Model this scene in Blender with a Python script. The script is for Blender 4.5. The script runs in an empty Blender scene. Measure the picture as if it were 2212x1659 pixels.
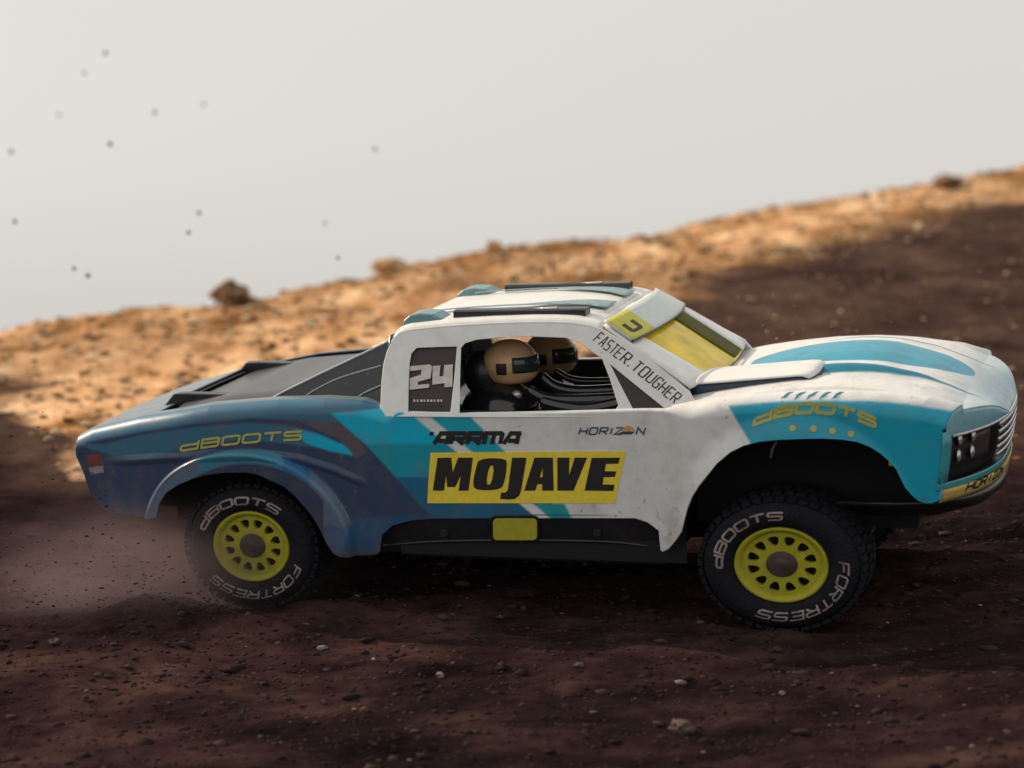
import bpy, bmesh, math, random
import numpy as np
from mathutils import Vector, Matrix, noise, geometry
random.seed(7); rng = np.random.default_rng(7)
SC = bpy.context.scene
COL = SC.collection

# ------------------------------------------------------------------ camera, world, sun, exposure
S = 0.04                                   # metres per truck unit
FOV, PITCH = 25.0, -1.3
YAW, TILT, ROLL, DIST = -17.0, 9.0, -2.4, 50.0
rad = math.radians
def rotx(a): c, s = math.cos(a), math.sin(a); return np.array([[1, 0, 0], [0, c, -s], [0, s, c]])
def roty(a): c, s = math.cos(a), math.sin(a); return np.array([[c, 0, s], [0, 1, 0], [-s, 0, c]])
def rotz(a): c, s = math.cos(a), math.sin(a); return np.array([[c, -s, 0], [s, c, 0], [0, 0, 1]])
FP = 1106 / math.tan(rad(FOV / 2))         # focal length in pixels of a 2212 px wide picture
CR = rotx(rad(PITCH))
R = roty(rad(ROLL)) @ rotx(rad(TILT)) @ rotz(rad(YAW))      # attitude of the truck on its slope
CAM = R @ np.array([0, -3.5, 1.45]) - CR @ np.array([(1119 - 1106) / FP, 1, -(1197 - 829.5) / FP]) * DIST

def ray(px, py): return CR @ np.array([(px - 1106) / FP, 1, -(py - 829.5) / FP])
def unp(px, py, y):                        # truck-space point on the lengthwise plane y that a sight line meets
    d = R.T @ ray(px, py); o = R.T @ CAM
    return o + d * ((y - o[1]) / d[1])
def proj(p):
    w = CR.T @ (R @ np.asarray(p, float) - CAM)
    return 1106 + FP * w[0] / w[1], 829.5 - FP * w[2] / w[1]
def projn(P):
    w = (CR.T @ ((R @ P.T).T - CAM).T)
    return 1106 + FP * w[0] / w[1], 829.5 - FP * w[2] / w[1]

cd = bpy.data.cameras.new("camera"); cam = bpy.data.objects.new("camera", cd); COL.objects.link(cam)
cam.location = Vector(CAM * S)
cam.rotation_euler = (rad(90 + PITCH), 0, 0)
cd.sensor_width = 36; cd.lens = 18 / math.tan(rad(FOV / 2))
cd.clip_start = 0.02; cd.clip_end = 500
cd.dof.use_dof = True; cd.dof.focus_distance = (DIST + 0.3) * S; cd.dof.aperture_fstop = 5.6
SC.camera = cam

SUN_EL, SUN_AZ = 34.0, -62.0               # azimuth from the viewing direction (+Y), negative = to the left
w = bpy.data.worlds.new("World"); SC.world = w; w.use_nodes = True
nt = w.node_tree; nt.nodes.clear()
sky = nt.nodes.new("ShaderNodeTexSky"); sky.sky_type = 'NISHITA'; sky.sun_disc = False
sky.sun_elevation = rad(SUN_EL); sky.sun_rotation = rad(SUN_AZ)
sky.air_density = 1.6; sky.dust_density = 5.0; sky.ozone_density = 1.0; sky.altitude = 300
hs = nt.nodes.new("ShaderNodeHueSaturation"); hs.inputs['Saturation'].default_value = 0.14
mx = nt.nodes.new("ShaderNodeMix"); mx.data_type = 'RGBA'; mx.inputs[0].default_value = 0.72
mx.inputs[7].default_value = (8.6, 8.25, 7.75, 1)          # even veil of high cloud
bg = nt.nodes.new("ShaderNodeBackground"); bg.inputs[1].default_value = 0.10
wo = nt.nodes.new("ShaderNodeOutputWorld")
nt.links.new(sky.outputs[0], hs.inputs['Color']); nt.links.new(hs.outputs[0], mx.inputs[6])
nt.links.new(mx.outputs[2], bg.inputs[0]); nt.links.new(bg.outputs[0], wo.inputs[0])
sl = bpy.data.lights.new("sun", 'SUN'); sl.energy = 4.2; sl.angle = rad(0.5); sl.color = (1.0, 0.80, 0.58)
so = bpy.data.objects.new("sun", sl); COL.objects.link(so)
sdir = Vector((math.sin(rad(SUN_AZ)) * math.cos(rad(SUN_EL)), math.cos(rad(SUN_AZ)) * math.cos(rad(SUN_EL)), math.sin(rad(SUN_EL))))
so.rotation_euler = sdir.to_track_quat('Z', 'Y').to_euler(); so.location = (0, 0, 5)
SC.view_settings.view_transform = 'Standard'; SC.view_settings.look = 'None'
SC.view_settings.exposure = 0.0; SC.view_settings.gamma = 1.0; SC.view_settings.use_curve_mapping = False

# ------------------------------------------------------------------ materials
def mat(name, col, rough=0.5, metal=0.0, coat=0.0, noise_amt=0.0, noise_scale=8.0, dirt=0.0, bump=0.0, attr=None, trans=0.0, spec=0.5, dirtcol=(0.16, 0.11, 0.085)):
    m = bpy.data.materials.new(name); m.use_nodes = True
    t = m.node_tree; b = t.nodes['Principled BSDF']
    b.inputs['Roughness'].default_value = rough; b.inputs['Metallic'].default_value = metal
    b.inputs['Coat Weight'].default_value = coat; b.inputs['Coat Roughness'].default_value = 0.12
    b.inputs['Specular IOR Level'].default_value = spec
    if trans: b.inputs['Transmission Weight'].default_value = trans
    tc = t.nodes.new('ShaderNodeTexCoord')
    if attr:
        a = t.nodes.new('ShaderNodeAttribute'); a.attribute_name = attr; cs = a.outputs['Color']
    else:
        a = t.nodes.new('ShaderNodeRGB'); a.outputs[0].default_value = (*col, 1); cs = a.outputs[0]
    if noise_amt:
        n = t.nodes.new('ShaderNodeTexNoise'); n.inputs['Scale'].default_value = noise_scale; n.inputs['Detail'].default_value = 6
        t.links.new(tc.outputs['Object'], n.inputs['Vector'])
        mr = t.nodes.new('ShaderNodeMapRange'); mr.inputs[1].default_value = 0.3; mr.inputs[2].default_value = 0.7
        mr.inputs[3].default_value = 1 - noise_amt; mr.inputs[4].default_value = 1 + noise_amt * 0.5
        t.links.new(n.outputs['Fac'], mr.inputs[0])
        vm = t.nodes.new('ShaderNodeVectorMath'); vm.operation = 'SCALE'
        t.links.new(cs, vm.inputs[0]); t.links.new(mr.outputs[0], vm.inputs['Scale']); cs = vm.outputs[0]
    if dirt:
        n = t.nodes.new('ShaderNodeTexNoise'); n.inputs['Scale'].default_value = 1.3; n.inputs['Detail'].default_value = 9; n.inputs['Roughness'].default_value = 0.7
        t.links.new(tc.outputs['Object'], n.inputs['Vector'])
        mr = t.nodes.new('ShaderNodeMapRange'); mr.inputs[1].default_value = 0.50; mr.inputs[2].default_value = 0.78
        mr.inputs[3].default_value = 0; mr.inputs[4].default_value = dirt
        t.links.new(n.outputs['Fac'], mr.inputs[0])
        mi = t.nodes.new('ShaderNodeMix'); mi.data_type = 'RGBA'; mi.inputs[7].default_value = (*dirtcol, 1)
        t.links.new(mr.outputs[0], mi.inputs[0]); t.links.new(cs, mi.inputs[6]); cs = mi.outputs[2]
        # small mud specks
        v = t.nodes.new('ShaderNodeTexVoronoi'); v.inputs['Scale'].default_value = 2.6
        t.links.new(tc.outputs['Object'], v.inputs['Vector'])
        m2 = t.nodes.new('ShaderNodeMapRange'); m2.inputs[1].default_value = 0.10; m2.inputs[2].default_value = 0.06
        m2.inputs[3].default_value = 0; m2.inputs[4].default_value = min(1, dirt * 1.1)
        t.links.new(v.outputs['Distance'], m2.inputs[0])
        m3 = t.nodes.new('ShaderNodeMix'); m3.data_type = 'RGBA'; m3.inputs[7].default_value = (*[c * 1.3 for c in dirtcol], 1)
        t.links.new(m2.outputs[0], m3.inputs[0]); t.links.new(cs, m3.inputs[6]); cs = m3.outputs[2]
        r2 = t.nodes.new('ShaderNodeMapRange'); r2.inputs[3].default_value = rough; r2.inputs[4].default_value = min(1, rough + 0.5)
        t.links.new(mr.outputs[0], r2.inputs[0]); t.links.new(r2.outputs[0], b.inputs['Roughness'])
    if bump:
        n = t.nodes.new('ShaderNodeTexNoise'); n.inputs['Scale'].default_value = noise_scale * 3; n.inputs['Detail'].default_value = 5
        t.links.new(tc.outputs['Object'], n.inputs['Vector'])
        bn = t.nodes.new('ShaderNodeBump'); bn.inputs['Strength'].default_value = bump; bn.inputs['Distance'].default_value = 0.01
        t.links.new(n.outputs['Fac'], bn.inputs['Height']); t.links.new(bn.outputs[0], b.inputs['Normal'])
    t.links.new(cs, b.inputs['Base Color'])
    return m
M_PAINT = mat('painted_shell', (1, 1, 1), 0.40, coat=0.18, spec=0.35, attr='paint', dirt=0.42, noise_amt=0.06, noise_scale=3)
M_WHITE = mat('white_shell', (0.73, 0.74, 0.73), 0.42, coat=0.2, dirt=0.24, noise_amt=0.05, noise_scale=3)
M_BLACK = mat('black_plastic', (0.016, 0.017, 0.022), 0.38, coat=0.2, noise_amt=0.2, dirt=0.12)
M_GLOSS = mat('glossy_black_shell', (0.022, 0.024, 0.030), 0.22, coat=0.4, noise_amt=0.2, dirt=0.25, dirtcol=(0.10, 0.085, 0.08))
M_WELL = mat('wheel_well_black', (0.004, 0.004, 0.007), 0.8, noise_amt=0.2)
M_PANEL = mat('dark_window_panel', (0.030, 0.021, 0.022), 0.5, noise_amt=0.15)
M_RUB = mat('tyre_rubber', (0.007, 0.008, 0.013), 0.8, spec=0.25, noise_amt=0.3, noise_scale=5, dirt=0.25, bump=0.3, dirtcol=(0.035, 0.025, 0.026))
M_RIM = mat('yellow_rim', (0.40, 0.385, 0.022), 0.45, spec=0.3, noise_amt=0.2, noise_scale=5, dirt=0.45, dirtcol=(0.12, 0.085, 0.05))
M_HUB = mat('hub_brown', (0.055, 0.032, 0.030), 0.5, noise_amt=0.3, dirt=0.3)
M_YEL = mat('yellow_print', (0.86, 0.68, 0.05), 0.45, noise_amt=0.08)
M_YG = mat('yellow_green_print', (0.55, 0.53, 0.05), 0.45, noise_amt=0.12, dirt=0.2)
M_YTX = mat('yellow_lettering', (0.46, 0.46, 0.10), 0.5, noise_amt=0.15)
M_BTX = mat('black_lettering', (0.016, 0.013, 0.015), 0.5, noise_amt=0.15)
M_NTX = mat('navy_lettering', (0.03, 0.06, 0.12), 0.5, noise_amt=0.15)
M_OR = mat('orange_lettering', (0.80, 0.33, 0.06), 0.5, noise_amt=0.1)
M_WTX = mat('white_lettering', (0.60, 0.55, 0.52), 0.55, noise_amt=0.2, dirt=0.2)
M_TTX = mat('tyre_lettering_grey', (0.30, 0.25, 0.245), 0.8, noise_amt=0.45, noise_scale=4, dirt=0.75, dirtcol=(0.04, 0.03, 0.03))
M_BRASS = mat('dirty_yellow_plate', (0.50, 0.36, 0.10), 0.5, noise_amt=0.15, dirt=0.25)
M_GLASS = mat('yellow_windscreen', (0.95, 0.70, 0.005), 0.2, coat=0.2, spec=0.2, noise_amt=0.35, noise_scale=1.5)  # uneven yellow paints reflection streaks into the colour
def film():
    t = M_GLASS.node_tree; b = t.nodes['Principled BSDF']; out = t.nodes['Material Output']
    tr = t.nodes.new('ShaderNodeBsdfTransparent'); tr.inputs[0].default_value = (0.95, 0.80, 0.06, 1)
    m_ = t.nodes.new('ShaderNodeMixShader'); m_.inputs[0].default_value = 0.85
    t.links.new(tr.outputs[0], m_.inputs[1]); t.links.new(b.outputs[0], m_.inputs[2]); t.links.new(m_.outputs[0], out.inputs[0])
film()
M_SILV = mat('silver_plastic', (0.55, 0.58, 0.60), 0.25, metal=0.6, noise_amt=0.2)
M_RED = mat('red_lens', (0.17, 0.035, 0.028), 0.5, noise_amt=0.25, dirt=0.6)
M_HELM = mat('tan_helmet', (0.95, 0.60, 0.32), 0.35, coat=0.3, noise_amt=0.12, noise_scale=2)
M_VISOR = mat('dark_visor', (0.035, 0.06, 0.06), 0.15, coat=0.6, noise_amt=0.1)
M_STEEL = mat('tan_rod', (0.35, 0.24, 0.17), 0.4, metal=0.3, noise_amt=0.2)
M_INT = mat('interior_black', (0.012, 0.013, 0.018), 0.18, coat=0.6, noise_amt=0.2)
M_TEALS = mat('teal_trim', (0.05, 0.30, 0.36), 0.4, coat=0.3, noise_amt=0.1)

# ------------------------------------------------------------------ object helpers
def tag(o, label=None, cat=None, group=None, kind=None):
    if label: o['label'] = label
    if cat: o['category'] = cat
    if group: o['group'] = group
    if kind: o['kind'] = kind
    return o
def link(name, me, m=None, parent=None, smooth=True):
    if m is not None and not me.materials: me.materials.append(m)
    if smooth and len(me.polygons): me.polygons.foreach_set('use_smooth', [True] * len(me.polygons))
    o = bpy.data.objects.new(name, me); COL.objects.link(o)
    if parent is not None: o.parent = parent
    return o
def fill_mesh(me, V, F):
    q = F.shape[1]; me.vertices.add(len(V)); me.vertices.foreach_set('co', np.asarray(V, np.float32).ravel())
    me.loops.add(F.size); me.loops.foreach_set('vertex_index', F.ravel().astype(np.int32))
    me.polygons.add(len(F)); me.polygons.foreach_set('loop_start', (np.arange(len(F)) * q).astype(np.int32)); me.polygons.foreach_set('loop_total', np.full(len(F), q, np.int32))
    me.update(calc_edges=True)
def meshobj(name, V, F, m=None, parent=None, smooth=False):
    me = bpy.data.meshes.new(name); me.from_pydata([tuple(v) for v in V], [], [tuple(f) for f in F]); me.update()
    return link(name, me, m, parent, smooth)
def empty(name, parent=None):
    o = bpy.data.objects.new(name, None); COL.objects.link(o); o.empty_display_size = 0.05
    if parent is not None: o.parent = parent
    return o
def grid_mesh(name, P, m, parent, thick=0.0, smooth=True, closed=False, mask=None):
    """P[i][j] -> points; thick adds a solidify thickness."""
    P = np.asarray(P, float); n, k = P.shape[:2]
    V = P.reshape(-1, 3); F = []
    for i in range(n - 1):
        for j in range(k - 1 if not closed else k):
            j2 = (j + 1) % k
            if mask is not None and not mask[i][j]: continue
            F.append((i * k + j, (i + 1) * k + j, (i + 1) * k + j2, i * k + j2))
    o = meshobj(name, V, F, m, parent, smooth)
    if thick:
        s = o.modifiers.new('solid', 'SOLIDIFY'); s.thickness = thick; s.offset = 0
    return o
def bevel(o, wdt, seg=2, ang=35):
    b = o.modifiers.new('bevel', 'BEVEL'); b.width = wdt; b.segments = seg; b.limit_method = 'ANGLE'; b.angle_limit = rad(ang)
    return o
def prism(name, outline, holes, f, off0, off1, m, parent, bev=0.0, smooth=False):
    """outline/holes in a 2D space, f(u, v, offset) -> 3D point; a slab between two offsets."""
    loops = [list(outline)] + [list(h) for h in holes]
    flat = [p for l in loops for p in l]
    tri = geometry.tessellate_polygon([[Vector((p[0], p[1], 0)) for p in l] for l in loops])
    n = len(flat)
    V = [f(p[0], p[1], off0) for p in flat] + [f(p[0], p[1], off1) for p in flat]
    F = [t for t in tri] + [(t[2] + n, t[1] + n, t[0] + n) for t in tri]
    s = 0
    for l in loops:
        k = len(l)
        for i in range(k):
            a, b = s + i, s + (i + 1) % k
            F.append((a, b, b + n, a + n))
        s += k
    me = bpy.data.meshes.new(name); me.from_pydata([tuple(v) for v in V], [], [tuple(x) for x in F])
    bm = bmesh.new(); bm.from_mesh(me)
    bmesh.ops.recalc_face_normals(bm, faces=bm.faces)
    if bev:
        ed = [e for e in bm.edges if len(e.link_faces) == 2 and e.calc_face_angle(0) > rad(40)]
        bmesh.ops.bevel(bm, geom=ed, offset=bev, segments=2, affect='EDGES', profile=0.5, clamp_overlap=True)
    bm.to_mesh(me); bm.free()
    return link(name, me, m, parent, smooth)
def flatpoly(name, polys, f, off, m, parent):
    """thin print: polys = list of (outline, holes), f(u, v, off)."""
    V, F = [], []
    for out, holes in polys:
        loops = [out] + holes
        flat = [p for l in loops for p in l]; b = len(V)
        tri = geometry.tessellate_polygon([[Vector((p[0], p[1], 0)) for p in l] for l in loops])
        V += [f(p[0], p[1], off) for p in flat]; F += [tuple(i + b for i in t) for t in tri]
    return meshobj(name, V, F, m, parent)
def tube_geo(path, r, seg=8):
    path = [Vector(p) for p in path]; V, F = [], []
    up = Vector((0.1, 0.9, 0.3)).normalized()
    for i, p in enumerate(path):
        d = (path[min(i + 1, len(path) - 1)] - path[max(i - 1, 0)]).normalized()
        a = d.cross(up).normalized(); b = d.cross(a).normalized()
        rr = r[i] if isinstance(r, (list, tuple)) else r
        for k in range(seg):
            t = 2 * math.pi * k / seg; V.append(p + a * math.cos(t) * rr + b * math.sin(t) * rr)
    for i in range(len(path) - 1):
        for k in range(seg):
            k2 = (k + 1) % seg; F.append((i * seg + k, i * seg + k2, (i + 1) * seg + k2, (i + 1) * seg + k))
    F.append(tuple(range(seg))); F.append(tuple(range((len(path) - 1) * seg + seg - 1, (len(path) - 1) * seg - 1, -1)))
    return V, F
def tube(name, path, r, m, parent, seg=8):
    V, F = tube_geo(path, r, seg); return meshobj(name, V, F, m, parent, True)
def smoothpath(pts, n=24):
    pts = [np.array(p, float) for p in pts]; out = []
    P = [2 * pts[0] - pts[1]] + pts + [2 * pts[-1] - pts[-2]]
    per = max(2, n // (len(pts) - 1))
    for i in range(1, len(P) - 2):
        for k in range(per):
            t = k / per; a, b, c, d = P[i - 1], P[i], P[i + 1], P[i + 2]
            out.append(0.5 * ((2 * b) + (c - a) * t + (2 * a - 5 * b + 4 * c - d) * t * t + (3 * b - a - 3 * c + d) * t ** 3))
    out.append(pts[-1]); return out

# squared stroke lettering: polylines in a 1 x 1 cell (x right, y up); closed if first == last
GL = {
 'O': [[(.12, 0), (.88, 0), (1, .15), (1, .85), (.88, 1), (.12, 1), (0, .85), (0, .15), (.12, 0)]],
 'B': [[(0, 0), (.9, 0), (1, .12), (1, .42), (.9, .53), (1, .64), (1, .9), (.88, 1), (0, 1), (0, 0)], [(.1, .53), (.85, .53)]],
 'd': [[(1, 1), (1, 0), (.12, 0), (0, .12), (0, .5), (.12, .6), (.95, .6)]],
 'T': [[(0, 1), (1, 1)], [(.5, .94), (.5, 0)]],
 'S': [[(1, 1), (.1, 1), (0, .88), (0, .62), (.1, .52), (.9, .52), (1, .4), (1, .12), (.9, 0), (0, 0)]],
 'F': [[(0, 0), (0, 1), (1, 1)], [(.06, .5), (.85, .5)]],
 'R': [[(0, 0), (0, 1), (.88, 1), (1, .88), (1, .6), (.88, .48), (.05, .48)], [(.5, .42), (1, 0)]],
 'E': [[(1, 0), (0, 0), (0, 1), (1, 1)], [(.06, .5), (.85, .5)]],
 'A': [[(0, 0), (.42, 1), (.58, 1), (1, 0)], [(.2, .34), (.8, .34)]],
 'M': [[(0, 0), (0, 1), (.9, 1), (1, .88), (1, 0)], [(.5, .94), (.5, 0)]],
 'H': [[(0, 0), (0, 1)], [(1, 0), (1, 1)], [(.06, .5), (.94, .5)]],
 'I': [[(.5, 0), (.5, 1)]],
 'Z': [[(0, 1), (1, 1), (0, 0), (1, 0)]],
 'N': [[(0, 0), (0, 1), (1, 0), (1, 1)]],
 'U': [[(0, 1), (0, .12), (.12, 0), (.88, 0), (1, .12), (1, 1)]],
 'G': [[(1, .85), (.88, 1), (.12, 1), (0, .85), (0, .15), (.12, 0), (.88, 0), (1, .12), (1, .48), (.5, .48)]],
 '.': [[(.4, 0), (.4, .14)]],
 'o': [[(.5, 0), (.85, .15), (1, .5), (.85, .85), (.5, 1), (.15, .85), (0, .5), (.15, .15), (.5, 0)]],
 'a': [[(0, 0), (.35, 1), (.95, 1), (1, 0)], [(.3, .3), (.9, .3)]],
}
def stroke_polys(text, cw, ch, gap, wd, slant=0.0, sub=0.25, widths=None):
    """quads (4 x (u, v)) for the text starting at u = 0."""
    Q = []; x = 0
    for ci, c in enumerate(text):
        w_ = cw * (widths.get(c, 1) if widths else 1)
        if c == ' ': x += w_ + gap; continue
        for si, pl in enumerate(GL[c]):
            pts = [np.array((p[0] * w_, p[1] * ch)) for p in pl]
            closed = pl[0] == pl[-1]
            n = len(pts)
            L, Rr = [], []
            for i in range(n):
                if closed: a, b = pts[(i - 1) % (n - 1)] if i else pts[n - 2], pts[(i + 1) % (n - 1)] if i < n - 1 else pts[1]
                else: a, b = pts[max(i - 1, 0)], pts[min(i + 1, n - 1)]
                d1 = pts[i] - a; d2 = b - pts[i]
                if np.linalg.norm(d1) < 1e-9: d1 = d2
                if np.linalg.norm(d2) < 1e-9: d2 = d1
                d1 = d1 / np.linalg.norm(d1); d2 = d2 / np.linalg.norm(d2)
                t = d1 + d2; t = t / max(np.linalg.norm(t), 1e-6); nn = np.array((-t[1], t[0]))
                n1 = np.array((-d1[1], d1[0])); k = 1 / max(0.45, float(nn @ n1))
                L.append(pts[i] + nn * k * wd / 2); Rr.append(pts[i] - nn * k * wd / 2)
            for i in range(n - 1):
                m_ = max(1, int(np.linalg.norm(pts[i + 1] - pts[i]) / sub))
                for q in range(m_):
                    t0, t1 = q / m_, (q + 1) / m_
                    qd = [L[i] + (L[i + 1] - L[i]) * t0, L[i] + (L[i + 1] - L[i]) * t1, Rr[i] + (Rr[i + 1] - Rr[i]) * t1, Rr[i] + (Rr[i + 1] - Rr[i]) * t0]
                    Q.append(([(x + p[0] + slant * p[1], p[1]) for p in qd], si))
        x += w_ + gap
    return Q, x - gap
def text_on(name, Q, f, off, m, parent, lift=0.004):
    V, F = [], []
    for q, si in Q:
        b = len(V); V += [f(u, v, off + si * lift) for u, v in q]; F.append((b, b + 1, b + 2, b + 3))
    return meshobj(name, V, F, m, parent)

def fbm2(X, Y, sc, oct_=4, seed=0):
    """value noise, vectorised"""
    r = np.random.default_rng(seed); T = r.random((256, 256)); out = np.zeros(X.shape); amp = 1; tot = 0
    for o in range(oct_):
        x, y = X / sc + 37.1 * o, Y / sc + 17.7 * o; xi, yi = np.floor(x).astype(int), np.floor(y).astype(int); fx, fy = x - xi, y - yi
        fx, fy = fx * fx * (3 - 2 * fx), fy * fy * (3 - 2 * fy)
        g_ = lambda a, b: T[a % 256, b % 256]
        out += amp * ((g_(xi, yi) * (1 - fx) + g_(xi + 1, yi) * fx) * (1 - fy) + (g_(xi, yi + 1) * (1 - fx) + g_(xi + 1, yi + 1) * fx) * fy); tot += amp; amp *= 0.5; sc *= 0.5
    return out / tot - 0.5
# ------------------------------------------------------------------ truck measurements
def ss(a, b, x): t = np.clip((x - a) / (b - a), 0, 1); return t * t * (3 - 2 * t)
XR0 = unp(170, 960, -3.6)[0]
def hw_px(px): return 3.38 + 0.34 * (1 - ss(700, 900, px)) + 0.34 * ss(1380, 1560, px) - 0.10 * ss(1950, 2050, px) - 0.62 * (1 - ss(150, 430, px))
def toXZ(pts, extra=0.0):
    return np.array([unp(p[0], p[1], -(hw_px(p[0]) + extra))[[0, 2]] for p in pts])
bottom_px = [(166, 985), (180, 1015), (196, 1063), (212, 1092), (237, 1109), (280, 1115), (318, 1118), (346, 1115), (352, 1085), (368, 1060), (395, 1042), (422, 1031), (455, 1021), (499, 1016),
             (540, 1016), (567, 1021), (621, 1046), (645, 1066), (666, 1090), (684, 1112), (698, 1136), (716, 1172), (728, 1190), (742, 1198), (780, 1199), (815, 1197), (822, 1190), (826, 1155), (850, 1134), (890, 1124),
             (941, 1120), (1160, 1119), (1372, 1119), (1400, 1128), (1424, 1146), (1428, 1188), (1432, 1192), (1445, 1186), (1462, 1166), (1474, 1148), (1486, 1101), (1498, 1072), (1513, 1048), (1552, 999), (1580, 975), (1610, 960), (1645, 951), (1683, 947),
             (1735, 945), (1780, 945), (1820, 948), (1853, 954), (1880, 965), (1902, 979), (1920, 995), (1936, 1013), (1955, 1052), (1970, 1070), (1984, 1082), (2000, 1087), (2012, 1087), (2030, 1080), (2060, 1070)]
BOT = toXZ(bottom_px)
SHO = toXZ([(160, 958), (170, 943), (200, 928), (300, 905), (450, 880), (600, 868), (700, 866), (780, 870), (822, 882), (850, 890), (1000, 893), (1200, 890), (1440, 884), (1520, 872), (1600, 862), (1700, 853), (1800, 851), (1900, 856), (1980, 866), (2030, 880), (2070, 896)], -0.1)
def zb(x): return np.interp(x, BOT[:, 0], BOT[:, 1])
def zs(x): return np.interp(x, SHO[:, 0], SHO[:, 1])
PXX = toXZ([(p, 1000) for p in range(140, 2100, 40)])[:, 0]; PXP = np.array(range(140, 2100, 40), float)
def px_of(x): return np.interp(x, PXX, PXP)
cS = [unp(p[0], p[1], 0.7) for p in [(1480, 800), (1560, 788), (1644, 773), (1732, 754), (1829, 741), (1915, 741), (1980, 756), (2050, 774), (2108, 798), (2160, 830), (2192, 864)]]
CEN = np.array([[p[0], p[2]] for p in smoothpath(cS, 60)])
XC = CEN[-1, 0] + 0.02                               # foremost point of the bonnet on the centre line
XS = toXZ([(2036, 960)])[0, 0]                # foremost point of the side wall
def xf(y): return XS + (XC - XS) * (1 - np.clip(np.abs(y) / 3.72, 0, 1) ** 2.6)
FRC = toXZ([(548, 1177)])[0]
fe_c = unp(532, 1177, -3.72); fe_o = unp(532 + 235, 1177, -3.72)[0] - fe_c[0]; fe_oz = unp(532, 970, -3.72)[2] - fe_c[2]
def flare(x, z):
    r = np.sqrt(((x - fe_c[0]) / fe_o) ** 2 + ((z - fe_c[2]) / fe_oz) ** 2)
    return 0.20 * (1 - ss(0.955, 1.005, r)) * (x < fe_c[0] + fe_o * 1.2)
ff_c = unp(1720, 1190, -3.72); ff_o = unp(1720 + 262, 1190, -3.72)[0] - ff_c[0]; ff_oz = unp(1720, 918, -3.72)[2] - ff_c[2]
def fflare(x, z):
    r = np.sqrt(((x - ff_c[0]) / ff_o) ** 2 + ((z - ff_c[2]) / ff_oz) ** 2)
    return 0.16 * (1 - ss(0.86, 1.12, r)) * ss(1440, 1520, px_of(x))
def HW(x, z):
    h = hw_px(px_of(x)) + flare(x, z) + fflare(x, z)
    h = h - 0.10 * np.clip(1.7 - z, 0, 2) ** 2
    px = px_of(x)
    # long pressed crease along the rear quarter
    cz = np.interp(px, [250, 350, 450, 560, 650, 720, 790], [3.25, 3.42, 3.55, 3.60, 3.50, 3.28, 2.95])
    h = h + 0.05 * (1 - ss(0.0, 0.13, np.abs(z - cz))) * ss(220, 300, px) * (1 - ss(760, 800, px))
    return h
def side(px, py, off=0.0):                    # point on the near flank seen at a picture position
    y = -3.5
    for _ in range(4):
        p = unp(px, py, y); y = -(float(HW(p[0], p[2])) + off)
    return unp(px, py, y)

def fm(f):                                     # mirror a flank mapping to the far side
    return lambda u, v, o: f(u, v, o) * np.array([1, -1, 1])
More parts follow.
